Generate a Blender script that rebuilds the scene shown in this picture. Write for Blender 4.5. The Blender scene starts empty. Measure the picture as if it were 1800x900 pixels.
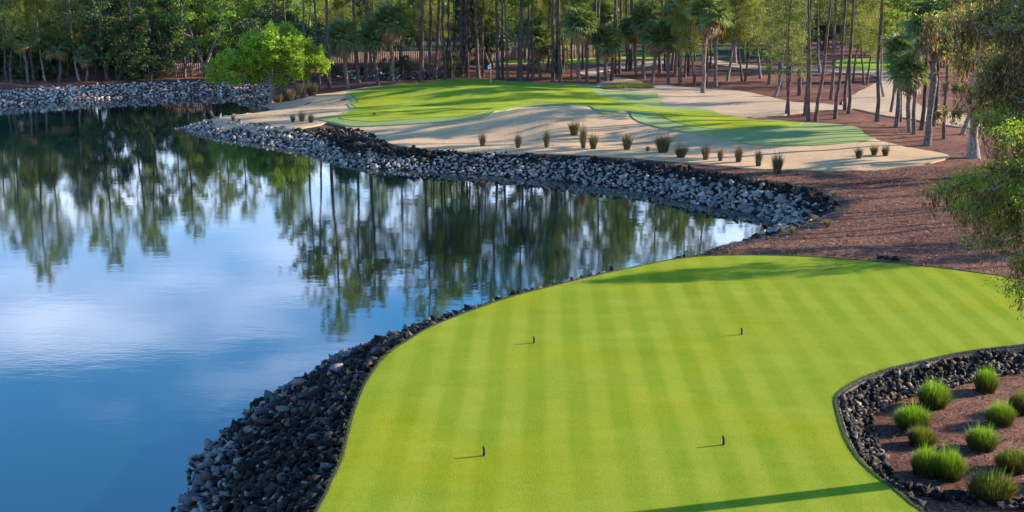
import bpy, bmesh, math, random
import numpy as np
from mathutils import Vector
from mathutils.geometry import delaunay_2d_cdt
from math import sin, cos, pi, radians as R

SC = bpy.context.scene
COL = SC.collection
RS = np.random.RandomState(7)
random.seed(7)

# ------------------------------------------------------------ camera, world, sun, exposure
CH, F, PITCH = 13.5, 2200.0, math.atan(500.0 / 2200.0)
cam = bpy.data.cameras.new('camera')
cam.sensor_width = 36.0
cam.lens = 36.0 * F / 1800.0
cam.clip_end = 6000
camo = bpy.data.objects.new('camera', cam)
COL.objects.link(camo)
camo.location = (0, 0, CH)
camo.rotation_euler = (pi / 2 - PITCH, 0, 0)
SC.camera = camo
SC.render.resolution_x, SC.render.resolution_y = 1024, 512
SC.view_settings.view_transform = 'Standard'
SC.view_settings.look = 'None'
SC.view_settings.gamma = 1
SC.view_settings.exposure = 1.6
SC.cycles.max_bounces = 7
SC.cycles.diffuse_bounces = 3
SC.cycles.glossy_bounces = 3
SC.cycles.transmission_bounces = 4
SC.cycles.transparent_max_bounces = 6

SUN_EL, SUN_DIR = R(18.5), R(16)      # elevation; angle from +x towards +y
sv = Vector((cos(SUN_EL) * cos(SUN_DIR), cos(SUN_EL) * sin(SUN_DIR), sin(SUN_EL)))
sun = bpy.data.lights.new('sun', 'SUN')
sun.energy = 5.0
sun.angle = R(0.5)
sun.color = (1.0, 0.86, 0.68)
suno = bpy.data.objects.new('sun', sun)
COL.objects.link(suno)
suno.rotation_euler = sv.to_track_quat('Z', 'Y').to_euler()

W = bpy.data.worlds.new('World')
SC.world = W
W.use_nodes = True
wn, wl = W.node_tree.nodes, W.node_tree.links
bg = wn['Background']
sky = wn.new('ShaderNodeTexSky')
sky.sky_type = 'NISHITA'
sky.sun_disc = False
sky.sun_elevation = SUN_EL
sky.sun_rotation = pi / 2 - SUN_DIR
sky.air_density = 1.0
sky.dust_density = 0.6
sky.ozone_density = 2.0
tc = wn.new('ShaderNodeTexCoord')
mp = wn.new('ShaderNodeMapping')
mp.inputs['Scale'].default_value = (1.0, 1.0, 3.6)
mp.inputs['Location'].default_value = (0.6, 0.0, 0.35)
wl.new(tc.outputs['Generated'], mp.inputs['Vector'])
cn = wn.new('ShaderNodeTexNoise')
cn.inputs['Scale'].default_value = 3.4
cn.inputs['Detail'].default_value = 5
cn.inputs['Roughness'].default_value = 0.5
wl.new(mp.outputs[0], cn.inputs['Vector'])
sep = wn.new('ShaderNodeSeparateXYZ')
wl.new(tc.outputs['Generated'], sep.inputs[0])
mr = wn.new('ShaderNodeMapRange')           # clouds thin out overhead
mr.inputs['From Min'].default_value = 0.15
mr.inputs['From Max'].default_value = 0.38
mr.inputs['To Min'].default_value = 0.20
mr.inputs['To Max'].default_value = -0.20
wl.new(sep.outputs['Z'], mr.inputs['Value'])
ad = wn.new('ShaderNodeMath')
ad.operation = 'ADD'
wl.new(cn.outputs['Fac'], ad.inputs[0])
wl.new(mr.outputs[0], ad.inputs[1])
cr = wn.new('ShaderNodeValToRGB')
cr.color_ramp.elements[0].position = 0.42
cr.color_ramp.elements[0].color = (0, 0, 0, 1)
cr.color_ramp.elements[1].position = 0.76
cr.color_ramp.elements[1].color = (1, 1, 1, 1)
cr.color_ramp.interpolation = 'EASE'
wl.new(ad.outputs[0], cr.inputs['Fac'])
mx = wn.new('ShaderNodeMix')
mx.data_type = 'RGBA'
wl.new(cr.outputs['Color'], mx.inputs[0])
tint = wn.new('ShaderNodeMix')
tint.data_type = 'RGBA'; tint.blend_type = 'MULTIPLY'
tint.inputs[0].default_value = 1.0
tint.inputs[7].default_value = (0.44, 1.05, 1.52, 1)
wl.new(sky.outputs[0], tint.inputs[6])
wl.new(tint.outputs[2], mx.inputs[6])
mx.inputs[7].default_value = (7.8, 9.0, 11.8, 1)
wl.new(mx.outputs[2], bg.inputs['Color'])
bg.inputs['Strength'].default_value = 0.10


# ------------------------------------------------------------ pixel <-> ground helpers
def ray(u, v):
    a, b = (u - 900) / F, (v - 450) / F
    cp, sp = cos(PITCH), sin(PITCH)
    return np.array([a, cp - b * sp, -sp - b * cp])


def at(u, v, z=0.0):
    d = ray(u, v)
    t = (z - CH) / d[2]
    return (d[0] * t, d[1] * t)


def atD(u, v, D):
    d = ray(u, v)
    t = D / d[1]
    return (d[0] * t, D, CH + d[2] * t)


def smooth_poly(P, n=4):
    P = np.array(P, float)
    N = len(P)
    out = []
    for i in range(N):
        p0, p1, p2, p3 = P[i - 1], P[i], P[(i + 1) % N], P[(i + 2) % N]
        for k in range(n):
            t = k / n
            out.append(0.5 * (2 * p1 + (p2 - p0) * t + (2 * p0 - 5 * p1 + 4 * p2 - p3) * t * t + (3 * p1 - p0 - 3 * p2 + p3) * t ** 3))
    return np.array(out)


def sdist(poly, X, Y):
    """positive outside the polygon"""
    X = np.asarray(X, float); Y = np.asarray(Y, float)
    if X.size <= 256:
        P = np.asarray(poly, float); Q = np.roll(P, -1, 0)
        x, y = X.reshape(-1, 1), Y.reshape(-1, 1)
        E = Q - P
        t = ((x - P[:, 0]) * E[:, 0] + (y - P[:, 1]) * E[:, 1]) / (np.sum(E * E, 1) + 1e-12)
        t = np.minimum(np.maximum(t, 0), 1)
        dd = ((x - P[:, 0] - t * E[:, 0]) ** 2 + (y - P[:, 1] - t * E[:, 1]) ** 2).min(1)
        den = np.where(np.abs(E[:, 1]) < 1e-12, 1e-12, E[:, 1])
        c = ((P[:, 1] > y) != (Q[:, 1] > y)) & (x < E[:, 0] * (y - P[:, 1]) / den + P[:, 0])
        return (np.sqrt(dd) * np.where(c.sum(1) % 2 == 1, -1, 1)).reshape(X.shape)
    d2 = np.full(X.shape, 1e18)
    ins = np.zeros(X.shape, bool)
    n = len(poly)
    for i in range(n):
        x1, y1 = poly[i]; x2, y2 = poly[(i + 1) % n]
        ex, ey = x2 - x1, y2 - y1
        L = ex * ex + ey * ey + 1e-12
        t = np.clip(((X - x1) * ex + (Y - y1) * ey) / L, 0, 1)
        d2 = np.minimum(d2, (X - x1 - t * ex) ** 2 + (Y - y1 - t * ey) ** 2)
        if y1 != y2:
            c = (y1 > Y) != (y2 > Y)
            ins ^= c & (X < (x2 - x1) * (Y - y1) / (y2 - y1) + x1)
    d = np.sqrt(d2)
    return np.where(ins, -d, d)


def sst(a, b, x):
    t = np.clip((x - a) / (b - a), 0, 1)
    return t * t * (3 - 2 * t)


# ------------------------------------------------------------ shoreline, tee outline, ground height
LAKE = [(-9.5, -30), (-9, 5), (-8.6, 22)]
LAKE += [at(*p) for p in [(322, 895), (342, 830), (395, 772), (450, 718), (510, 682), (560, 652), (600, 628)]]
LAKE += [(-3.6, 46.3), (0, 49.5), (3, 52.5), (6, 56)]
LAKE += [at(*p) for p in [(1262, 444), (1310, 428), (1358, 409), (1372, 398), (1345, 379), (1300, 370), (1250, 361), (1190, 350),
                          (1130, 337), (1060, 327), (1000, 320), (900, 311), (800, 304), (700, 299), (640, 295),
                          (595, 288), (562, 276), (520, 263), (470, 255), (430, 248), (380, 241), (340, 234), (318, 226)]]
LAKE += [(-29.4, 109.5), (-28, 112.5), (-25, 116), (-23.2, 119), (-22.6, 121.5), (-23.0, 123.6)]
LAKE += [at(*p) for p in [(470, 187), (435, 184), (418, 177)]]
LAKE += [(-26.5, 134.5), (-26, 138)]
LAKE += [at(*p) for p in [(440, 161.5), (400, 165), (300, 168), (200, 172), (100, 178), (0, 186)]]
LAKE += [(-62, 119), (-90, 110), (-140, 100), (-300, 95), (-300, -30)]
LAKE = np.array(LAKE)
LAKE_S = smooth_poly(LAKE, 3)
TZ = 2.30
TEE = [at(u, v, TZ) for u, v in [(557, 900), (582, 850), (602, 808), (612, 770), (625, 720), (645, 672), (680, 625), (722, 596), (762, 573),
                                 (830, 546), (900, 522), (960, 506), (1050, 484), (1110, 471), (1180, 457), (1250, 450), (1350, 449),
                                 (1450, 453), (1550, 461), (1650, 471), (1750, 484), (1800, 492)]]
TEE += [(21.5, 43.6), (23.2, 41.5), (22.2, 39.2), (18.5, 38.0)]
TEE += [at(u, v, TZ) for u, v in [(1800, 605), (1700, 617), (1610, 636), (1545, 652), (1500, 671), (1472, 690), (1466, 706), (1471, 730),
                                  (1482, 765), (1500, 798), (1530, 830), (1572, 862), (1600, 886), (1618, 905)]]
TEE += [(7.6, 23.5), (6.8, 19), (5, 8), (-4, 8), (-4.9, 17)]
TEE_S = smooth_poly(TEE, 4)


def GA(X, Y, cx, cy, sx, sy, a):
    return a * np.exp(-((X - cx) / sx) ** 2 - ((Y - cy) / sy) ** 2)


def H(X, Y, full=False):
    X = np.asarray(X, float); Y = np.asarray(Y, float)
    sd = sdist(LAKE_S, X, Y)
    dt = sdist(TEE_S, X, Y)
    zc = 0.92 + 0.34 * sst(-12, 12, X)
    zc = np.where(Y > 122, 1.15, zc)
    w = 3.0
    g = zc * np.clip(sd / w, -1.2, 1) ** 1.0
    g = np.where(sd > w, zc + np.minimum((sd - w) * 0.02, 0.45), g)
    land = sst(w, w + 6, sd)
    g = g + land * (GA(X, Y, -4, 121, 13, 6, 1.0) + GA(X, Y, 3.5, 101, 7, 4.5, 1.25) + GA(X, Y, -1.5, 93.5, 4.5, 2.6, -0.40) + GA(X, Y, 8.5, 92.5, 4, 2.5, -0.35) + GA(X, Y, 3.2, 95, 2, 3, .25) + GA(X, Y, -8, 107, 12, 8, 0.35)
                    + GA(X, Y, 20, 95, 9, 5, 0.35) - GA(X, Y, 19, 116, 8, 5, 0.25)
                    + 0.05 * np.sin(X * 0.9 + 1.3 * np.sin(Y * 0.4)) * np.cos(Y * 0.7) + 0.05 * np.sin(X * .31 + Y * .23))
    # the raised tee
    tot = np.maximum(dt, 0) + np.maximum(sd, 0)
    bank = 2.22 * np.clip(np.maximum(sd, 0) / (tot + 1e-6), 0, 1)
    bank = np.where(sd < 0, sd * 0.5, bank)
    fl = np.minimum(1.72, g + 0.3 * (Y < 60))
    drop = 2.22 + (fl - 2.22) * sst(0.05, 0.8, dt)
    k = sst(6.5, 9.0, tot)
    near = bank * (1 - k) + np.where(sd > 0, drop, sd * .5) * k
    wn_ = 1 - sst(3.0, 10.0, dt)
    z = near * wn_ + g * (1 - wn_)
    z = np.where(dt <= 0, 2.22, z)
    z = np.maximum(z, -1.6)
    return z


def Hs(x, y):
    return float(H(np.array([x]), np.array([y]))[0])


def gp(u, v):
    z = 1.5
    for _ in range(14):
        x, y = at(u, v, z)
        z = 0.5 * z + 0.5 * Hs(x, y)
    return (x, y, z)


def proj(x, y, z):
    cp, sp = cos(PITCH), sin(PITCH)
    dz = z - CH
    zc = y * cp - dz * sp
    dn = -dz * cp - y * sp
    return 900 + F * x / zc, 450 + F * dn / zc


# ------------------------------------------------------------ mesh helpers
def mesh_np(name, V, FQ, mats, mi=None, smooth=False):
    """V (n,3); FQ list of (k,m) index arrays"""
    me = bpy.data.meshes.new(name)
    V = np.asarray(V, np.float32)
    if not isinstance(FQ, (list, tuple)):
        FQ = [FQ]
    FQ = [np.asarray(f, np.int32) for f in FQ if len(f)]
    me.vertices.add(len(V))
    me.vertices.foreach_set('co', V.ravel())
    nl = sum(f.size for f in FQ); nf = sum(len(f) for f in FQ)
    me.loops.add(nl)
    me.loops.foreach_set('vertex_index', np.concatenate([f.ravel() for f in FQ]))
    me.polygons.add(nf)
    tot = np.concatenate([np.full(len(f), f.shape[1], np.int32) for f in FQ])
    st = np.concatenate([[0], np.cumsum(tot)[:-1]]).astype(np.int32)
    me.polygons.foreach_set('loop_start', st)
    me.polygons.foreach_set('loop_total', tot)
    if mi is not None:
        me.polygons.foreach_set('material_index', np.asarray(mi, np.int32))
    if smooth:
        me.polygons.foreach_set('use_smooth', np.ones(nf, bool))
    for m in (mats if isinstance(mats, (list, tuple)) else [mats]):
        me.materials.append(m)
    me.update(calc_edges=True)
    return me


class MB:
    """collects (V, F) arrays"""
    def __init__(s):
        s.V = []; s.Q = []; s.T = []; s.n = 0; s.mq = []; s.mt = []

    def add(s, V, Fc, m=0):
        V = np.asarray(V, float); Fc = np.asarray(Fc, int)
        if len(Fc) == 0:
            return
        if Fc.shape[1] == 4:
            s.Q.append(Fc + s.n); s.mq.append(np.full(len(Fc), m))
        else:
            s.T.append(Fc + s.n); s.mt.append(np.full(len(Fc), m))
        s.V.append(V); s.n += len(V)

    def mesh(s, name, mats, smooth=False):
        fs, mi = [], []
        if s.Q:
            fs.append(np.concatenate(s.Q)); mi.append(np.concatenate(s.mq))
        if s.T:
            fs.append(np.concatenate(s.T)); mi.append(np.concatenate(s.mt))
        return mesh_np(name, np.concatenate(s.V), fs, mats, np.concatenate(mi), smooth)

    def tube(s, pts, rad, n=7, m=0, cap=True):
        pts = np.asarray(pts, float); rad = np.asarray(rad, float) * np.ones(len(pts))
        k = len(pts)
        tg = np.gradient(pts, axis=0)
        tg /= np.linalg.norm(tg, axis=1)[:, None] + 1e-9
        ref = np.array([0, 0, 1.0]) if abs(tg[0, 2]) < 0.8 else np.array([1.0, 0, 0])
        a = np.cross(tg, ref); a /= np.linalg.norm(a, axis=1)[:, None] + 1e-9
        b = np.cross(tg, a)
        th = np.arange(n) * 2 * pi / n
        V = pts[:, None, :] + rad[:, None, None] * (np.cos(th)[None, :, None] * a[:, None, :] + np.sin(th)[None, :, None] * b[:, None, :])
        V = V.reshape(-1, 3)
        i = np.arange(k - 1)[:, None] * n; j = np.arange(n)[None, :]; j2 = (j + 1) % n
        Fq = np.stack([i + j, i + j2, i + n + j2, i + n + j], -1).reshape(-1, 4)
        s.add(V, Fq, m)
        if cap and n >= 3:
            Vc = np.concatenate([V[-n:], pts[-1:]])
            s.add(Vc, np.array([[q, (q + 1) % n, n] for q in range(n)]), m)

    def box(s, c, d, rz=0, m=0):
        x, y, z = np.array(d) / 2
        V = np.array([[-x, -y, -z], [x, -y, -z], [x, y, -z], [-x, y, -z], [-x, -y, z], [x, -y, z], [x, y, z], [-x, y, z]])
        cr_, sr_ = cos(rz), sin(rz)
        V = np.stack([V[:, 0] * cr_ - V[:, 1] * sr_, V[:, 0] * sr_ + V[:, 1] * cr_, V[:, 2]], 1) + np.array(c)
        s.add(V, [[0, 3, 2, 1], [4, 5, 6, 7], [0, 1, 5, 4], [1, 2, 6, 5], [2, 3, 7, 6], [3, 0, 4, 7]], m)


def rnd_unit(n, rs):
    v = rs.normal(size=(n, 3))
    return v / (np.linalg.norm(v, axis=1)[:, None] + 1e-9)


def cards(mb, C, L, Wd, rs, up=None, m=0, bias=0.0):
    """one rhombic leaf per centre"""
    n = len(C)
    if n == 0:
        return
    a = rnd_unit(n, rs)
    if up is not None:
        a = a * (1 - bias) + np.asarray(up) * bias
        a /= np.linalg.norm(a, axis=1)[:, None] + 1e-9
    b = np.cross(a, rnd_unit(n, rs)); b /= np.linalg.norm(b, axis=1)[:, None] + 1e-9
    L = (np.asarray(L) * np.ones(n))[:, None] / 2; Wd = (np.asarray(Wd) * np.ones(n))[:, None] / 2
    V = np.stack([C - a * L, C + b * Wd - a * L * .1, C + a * L, C - b * Wd - a * L * .1], 1).reshape(-1, 3)
    Fq = np.arange(n * 4).reshape(n, 4)
    mb.add(V, Fq, m)


def needles(mb, O, D, L, Wd, rs, m=0):
    """thin triangles from O along D"""
    n = len(O)
    b = np.cross(D, rnd_unit(n, rs)); b /= np.linalg.norm(b, axis=1)[:, None] + 1e-9
    L = (np.asarray(L) * np.ones(n))[:, None]; Wd = (np.asarray(Wd) * np.ones(n))[:, None] / 2
    V = np.stack([O - b * Wd, O + b * Wd, O + D * L], 1).reshape(-1, 3)
    mb.add(V, np.arange(n * 3).reshape(n, 3), m)


def link(name, me, parent=None, loc=None):
    o = bpy.data.objects.new(name, me)
    COL.objects.link(o)
    if parent is not None:
        o.parent = parent
    if loc is not None:
        o.location = loc
    return o


def tag(o, label=None, cat=None, group=None, kind=None):
    if label: o['label'] = label
    if cat: o['category'] = cat
    if group: o['group'] = group
    if kind: o['kind'] = kind
    return o


def empty(name, loc, rz=0, sc=1.0):
    o = bpy.data.objects.new(name, None)
    COL.objects.link(o)
    o.empty_display_size = 0.3
    o.location = loc
    o.rotation_euler = (0, 0, rz)
    o.scale = (sc, sc, sc) if not isinstance(sc, tuple) else sc
    return o


# ------------------------------------------------------------ materials
class Mat:
    def __init__(s, name, rough=0.9, spec=0.2):
        s.m = bpy.data.materials.new(name)
        s.m.use_nodes = True
        s.N, s.L = s.m.node_tree.nodes, s.m.node_tree.links
        s.p = s.N['Principled BSDF']
        s.p.inputs['Roughness'].default_value = rough
        s.p.inputs['Specular IOR Level'].default_value = spec
        s.tc = s.N.new('ShaderNodeTexCoord')
        s.geo = None

    def coord(s, kind='Object', scale=(1, 1, 1), rot=(0, 0, 0)):
        mp = s.N.new('ShaderNodeMapping')
        mp.inputs['Scale'].default_value = scale
        mp.inputs['Rotation'].default_value = rot
        s.L.new(s.tc.outputs[kind], mp.inputs['Vector'])
        return mp.outputs[0]

    def noise(s, vec, scale, detail=4, rough=0.55, dist=0):
        n = s.N.new('ShaderNodeTexNoise')
        n.inputs['Scale'].default_value = scale
        n.inputs['Detail'].default_value = detail
        n.inputs['Roughness'].default_value = rough
        n.inputs['Distortion'].default_value = dist
        s.L.new(vec, n.inputs['Vector'])
        return n.outputs['Fac']

    def ramp(s, fac, stops):
        r = s.N.new('ShaderNodeValToRGB')
        e = r.color_ramp.elements
        while len(e) < len(stops):
            e.new(0.5)
        for i, (p, c) in enumerate(stops):
            e[i].position = p
            e[i].color = (*c, 1)
        s.L.new(fac, r.inputs['Fac'])
        return r.outputs['Color']

    def mix(s, fac, a, b, mode='MIX'):
        x = s.N.new('ShaderNodeMix')
        x.data_type = 'RGBA'
        x.blend_type = mode
        for i, v in ((0, fac), (6, a), (7, b)):
            if isinstance(v, (int, float)):
                x.inputs[i].default_value = v
            elif isinstance(v, tuple):
                x.inputs[i].default_value = (*v, 1)
            else:
                s.L.new(v, x.inputs[i])
        return x.outputs[2]

    def math(s, op, a, b=0.0):
        x = s.N.new('ShaderNodeMath')
        x.operation = op
        for i, v in ((0, a), (1, b)):
            if isinstance(v, (int, float)):
                x.inputs[i].default_value = v
            else:
                s.L.new(v, x.inputs[i])
        return x.outputs[0]

    def color(s, c):
        if isinstance(c, tuple):
            s.p.inputs['Base Color'].default_value = (*c, 1)
        else:
            s.L.new(c, s.p.inputs['Base Color'])
        return s

    def bump(s, h, strength=0.5, dist=0.02):
        b = s.N.new('ShaderNodeBump')
        b.inputs['Strength'].default_value = strength
        b.inputs['Distance'].default_value = dist
        s.L.new(h, b.inputs['Height'])
        s.L.new(b.outputs[0], s.p.inputs['Normal'])
        return b

    def island(s):
        g = s.N.new('ShaderNodeNewGeometry')
        return g.outputs['Random Per Island']

    def objrand(s):
        g = s.N.new('ShaderNodeObjectInfo')
        return g.outputs['Random']

    def translucent(s, col, fac=0.35):
        t = s.N.new('ShaderNodeBsdfTranslucent')
        if isinstance(col, tuple):
            t.inputs['Color'].default_value = (*col, 1)
        else:
            s.L.new(col, t.inputs['Color'])
        m = s.N.new('ShaderNodeMixShader')
        m.inputs[0].default_value = fac
        s.L.new(s.p.outputs[0], m.inputs[1])
        s.L.new(t.outputs[0], m.inputs[2])
        s.L.new(m.outputs[0], s.N['Material Output'].inputs['Surface'])
        return s


def leaf_mat(name, c1, c2, c3, trans=0.4, tint=1.5, rough=0.55, big=True):
    m = Mat(name, rough, 0.3)
    c = m.ramp(m.island(), [(0.0, c1), (0.55, c2), (1.0, c3)])
    if big:
        n = m.noise(m.coord('Object'), 0.55, 2)
        c = m.mix(n, c, m.mix(1.0, c, (1.25, 1.12, 0.7), 'MULTIPLY'))
        o = m.ramp(m.objrand(), [(0, (0.72, 0.82, 0.85)), (0.5, (1, 1, 1)), (1, (1.3, 1.15, 0.85))])
        c = m.mix(1.0, c, o, 'MULTIPLY')
    m.color(c)
    m.translucent(m.mix(1.0, c, (tint, tint, tint * 0.5), 'MULTIPLY'), trans)
    return m.m


def bark_mat(name, c1, c2, sc=6.0, zs=0.3):
    m = Mat(name, 0.95, 0.1)
    v = m.coord('Object', (1, 1, zs))
    n = m.noise(v, sc, 5, 0.65, 0.4)
    n2 = m.noise(m.coord('Object'), 0.6, 2)
    c = m.ramp(n, [(0.35, c1), (0.62, c2)])
    c = m.mix(n2, c, m.mix(1.0, c, (0.6, 0.6, 0.66), 'MULTIPLY'))
    o = m.ramp(m.objrand(), [(0, (0.7, 0.72, 0.78)), (1, (1.25, 1.1, 1.0))])
    m.color(m.mix(1.0, c, o, 'MULTIPLY'))
    m.bump(n, 0.9, 0.05)
    return m.m


def stone_mat(name, stops):
    m = Mat(name, 0.85, 0.2)
    c = m.ramp(m.island(), stops)
    ob = m.ramp(m.objrand(), [(0, (0.75, 0.75, 0.78)), (1, (1.25, 1.2, 1.12))])
    n = m.noise(m.coord('Object'), 9, 5, 0.7)
    c = m.mix(1.0, c, ob, 'MULTIPLY')
    c = m.mix(m.ramp(n, [(0.35, (0, 0, 0)), (0.7, (1, 1, 1))]), m.mix(1.0, c, (0.55, 0.55, 0.58), 'MULTIPLY'), c)
    m.color(c)
    m.bump(n, 0.6, 0.03)
    return m.m


def mulch_mat():
    m = Mat('pine_straw_mulch', 0.95, 0.1)
    v = m.coord('Object')
    fine = m.noise(m.coord('Object', (1, 1.6, 1)), 16, 5, 0.75)
    mid = m.noise(v, 1.7, 5, 0.6)
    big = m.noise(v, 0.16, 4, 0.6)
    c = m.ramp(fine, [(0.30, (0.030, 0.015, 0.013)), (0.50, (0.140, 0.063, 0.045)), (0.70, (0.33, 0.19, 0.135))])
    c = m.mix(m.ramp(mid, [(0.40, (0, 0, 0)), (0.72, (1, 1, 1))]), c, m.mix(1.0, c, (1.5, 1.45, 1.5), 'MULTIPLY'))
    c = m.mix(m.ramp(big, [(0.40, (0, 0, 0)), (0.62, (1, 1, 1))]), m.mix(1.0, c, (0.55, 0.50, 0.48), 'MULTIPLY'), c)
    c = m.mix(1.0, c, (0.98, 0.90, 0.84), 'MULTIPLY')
    m.color(c)
    m.bump(m.math('ADD', fine, m.math('MULTIPLY', mid, 1.5)), 1.0, 0.06)
    return m.m


def sand_mat(name='bunker_sand', base=(0.50, 0.335, 0.195)):
    m = Mat(name, 1.0, 0.03)
    v = m.coord('Object')
    fine = m.noise(v, 24, 4, 0.8)
    mid = m.noise(v, 0.7, 4, 0.6, 0.5)
    b = np.array(base)
    c = m.ramp(fine, [(0.25, tuple(b * 0.72)), (0.5, tuple(b)), (0.75, tuple(b * 1.2))])
    c = m.mix(m.ramp(mid, [(0.4, (0, 0, 0)), (0.7, (1, 1, 1))]), m.mix(1.0, c, (0.88, 0.86, 0.85), 'MULTIPLY'), c)
    m.color(c)
    w = m.N.new('ShaderNodeTexWave')
    w.inputs['Scale'].default_value = 1.1
    w.inputs['Distortion'].default_value = 6
    w.inputs['Detail'].default_value = 3
    m.L.new(v, w.inputs['Vector'])
    m.bump(m.math('ADD', m.math('MULTIPLY', fine, 0.6), m.math('MULTIPLY', w.outputs['Fac'], 0.07)), 0.8, 0.06)
    return m.m


def turf_mat(name, dark, light, stripes=None, patch=0.5, warm=(1.12, 0.98, 0.6), gscale=38):
    m = Mat(name, 1.0, 0.02)
    v = m.coord('Object')
    g = m.noise(m.coord('Object', (1, 0.55, 1)), gscale, 3, 0.8)
    p1 = m.noise(v, 0.55, 5, 0.6)
    p2 = m.noise(m.coord('Object', (0.45, 1.5, 1), (0, 0, 0.25)), 0.9, 5, 0.62)
    fac = m.math('ADD', m.math('MULTIPLY', m.math('SUBTRACT', p1, 0.5), 1.5 * patch), m.math('MULTIPLY', m.math('SUBTRACT', p2, 0.5), 1.0 * patch))
    if stripes:
        for (rot, wd, amp) in stripes:
            w = m.N.new('ShaderNodeTexWave')
            w.wave_type = 'BANDS'; w.bands_direction = 'X'; w.wave_profile = 'SIN'
            w.inputs['Scale'].default_value = 0.31416 / (wd * 2) * 1.0
            w.inputs['Distortion'].default_value = 0.6
            w.inputs['Detail'].default_value = 2
            w.inputs['Detail Scale'].default_value = 0.6
            m.L.new(m.coord('Object', (1, 1, 1), (0, 0, rot)), w.inputs['Vector'])
            s2 = m.ramp(w.outputs['Fac'], [(0.25, (0, 0, 0)), (0.75, (1, 1, 1))])
            amp = m.math('MULTIPLY', m.ramp(m.noise(v, 0.16, 3), [(0.35, (.35, .35, .35)), (0.6, (1, 1, 1))]), amp)
            fac = m.math('ADD', fac, m.math('MULTIPLY', m.math('SUBTRACT', s2, 0.5), amp))
    fac = m.math('ADD', fac, 0.5)
    c = m.mix(m.math('MINIMUM', m.math('MAXIMUM', fac, 0.0), 1.0), dark, light)
    c = m.mix(m.ramp(m.noise(v, 0.23, 3), [(0.45, (0, 0, 0)), (0.7, (1, 1, 1))]), c, m.mix(1.0, c, warm, 'MULTIPLY'))
    c = m.mix(1.0, c, m.ramp(g, [(0.28, (0.76, 0.78, 0.74)), (0.5, (1, 1, 1)), (0.72, (1.22, 1.2, 1.2))]), 'MULTIPLY')
    c = m.mix(m.ramp(m.noise(m.coord('Object', (.6, 1.3, 1), (0, 0, .4)), 0.42, 5, .6), [(0.60, (0, 0, 0)), (0.78, (.55, .55, .55))]), c, m.mix(1.0, c, (1.35, 1.22, 2.6), 'MULTIPLY'))
    m.color(c)
    m.bump(g, 0.55, 0.02)
    return m.m


M = {}
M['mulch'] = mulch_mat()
M['sand'] = sand_mat()
M['path'] = sand_mat('sandy_path', (0.43, 0.315, 0.215))
M['tee'] = turf_mat('tee_turf', (0.118, 0.176, 0.008), (0.224, 0.258, 0.026), [(0.02, 0.56, 0.40)])
M['green'] = turf_mat('green_turf', (0.13, 0.20, 0.010), (0.32, 0.345, 0.045), [(-1.25, 1.6, 0.3)], 0.8)
M['fringe'] = turf_mat('fringe_turf', (0.16, 0.215, 0.075), (0.27, 0.315, 0.125), None, 0.6, (1.0, 1.0, 1.0))
M['lawn'] = turf_mat('lawn_turf', (0.16, 0.26, 0.03), (0.28, 0.40, 0.06), None, 0.5)
M['pale_stone'] = stone_mat('pale_limestone', [(0, (0.12, 0.115, 0.105)), (0.4, (0.23, 0.22, 0.20)), (0.8, (0.34, 0.32, 0.285)), (1, (0.44, 0.40, 0.35))])
M['dark_stone'] = stone_mat('dark_lava_stone', [(0, (0.007, 0.006, 0.005)), (0.6, (0.018, 0.015, 0.013)), (0.86, (0.050, 0.040, 0.033)), (1, (0.26, 0.19, 0.13))])
M['white_stone'] = stone_mat('white_riprap', [(0, (0.20, 0.17, 0.15)), (0.5, (0.50, 0.45, 0.40)), (1, (0.78, 0.72, 0.64))])
M['brown_stone'] = stone_mat('brown_wall_stone', [(0, (0.03, 0.025, 0.024)), (0.5, (0.12, 0.085, 0.065)), (1, (0.30, 0.22, 0.16))])
M['bark'] = bark_mat('pine_bark', (0.045, 0.036, 0.033), (0.17, 0.130, 0.115))
M['palm_bark'] = bark_mat('palm_bark', (0.06, 0.05, 0.042), (0.24, 0.20, 0.165), 5, 1.2)
M['grey_bark'] = bark_mat('grey_bark', (0.11, 0.10, 0.09), (0.34, 0.31, 0.27), 7, 0.4)
M['boot'] = bark_mat('palm_boot', (0.09, 0.055, 0.035), (0.30, 0.21, 0.14), 9, 1)
M['needle'] = leaf_mat('pine_needles', (0.077, 0.141, 0.034), (0.148, 0.228, 0.047), (0.259, 0.313, 0.071), 0.35)
M['cyp'] = leaf_mat('feathery_foliage', (0.050, 0.076, 0.019), (0.123, 0.155, 0.040), (0.309, 0.310, 0.095), 0.4)
M['dark_leaf'] = leaf_mat('dark_leaves', (0.023, 0.049, 0.024), (0.046, 0.081, 0.036), (0.078, 0.121, 0.045), 0.2, 1.3)
M['oak_leaf'] = leaf_mat('oak_leaves', (0.104, 0.190, 0.029), (0.190, 0.304, 0.047), (0.311, 0.416, 0.071), 0.4)
M['bright_leaf'] = leaf_mat('bright_leaves', (0.105, 0.18, 0.012), (0.22, 0.33, 0.026), (0.37, 0.46, 0.06), 0.45, 1.5, 0.5, False)
M['frond'] = leaf_mat('palm_frond', (0.061, 0.103, 0.044), (0.112, 0.167, 0.066), (0.183, 0.237, 0.099), 0.25)
M['dead_frond'] = leaf_mat('dead_frond', (0.10, 0.065, 0.035), (0.17, 0.12, 0.07), (0.26, 0.19, 0.12), 0.2)
M['moss'] = leaf_mat('brown_dangling_foliage', (0.051, 0.031, 0.019), (0.119, 0.073, 0.041), (0.289, 0.196, 0.102), 0.5, 1.5, 0.8, False)
M['near_green'] = leaf_mat('fresh_cypress_foliage', (0.08, 0.14, 0.012), (0.16, 0.25, 0.018), (0.30, 0.38, 0.03), 0.6, 1.6, 0.6, False)
M['olive'] = leaf_mat('olive_cypress_foliage', (0.092, 0.086, 0.028), (0.172, 0.161, 0.050), (0.345, 0.310, 0.099), 0.5, 1.5, 0.7, False)
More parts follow.
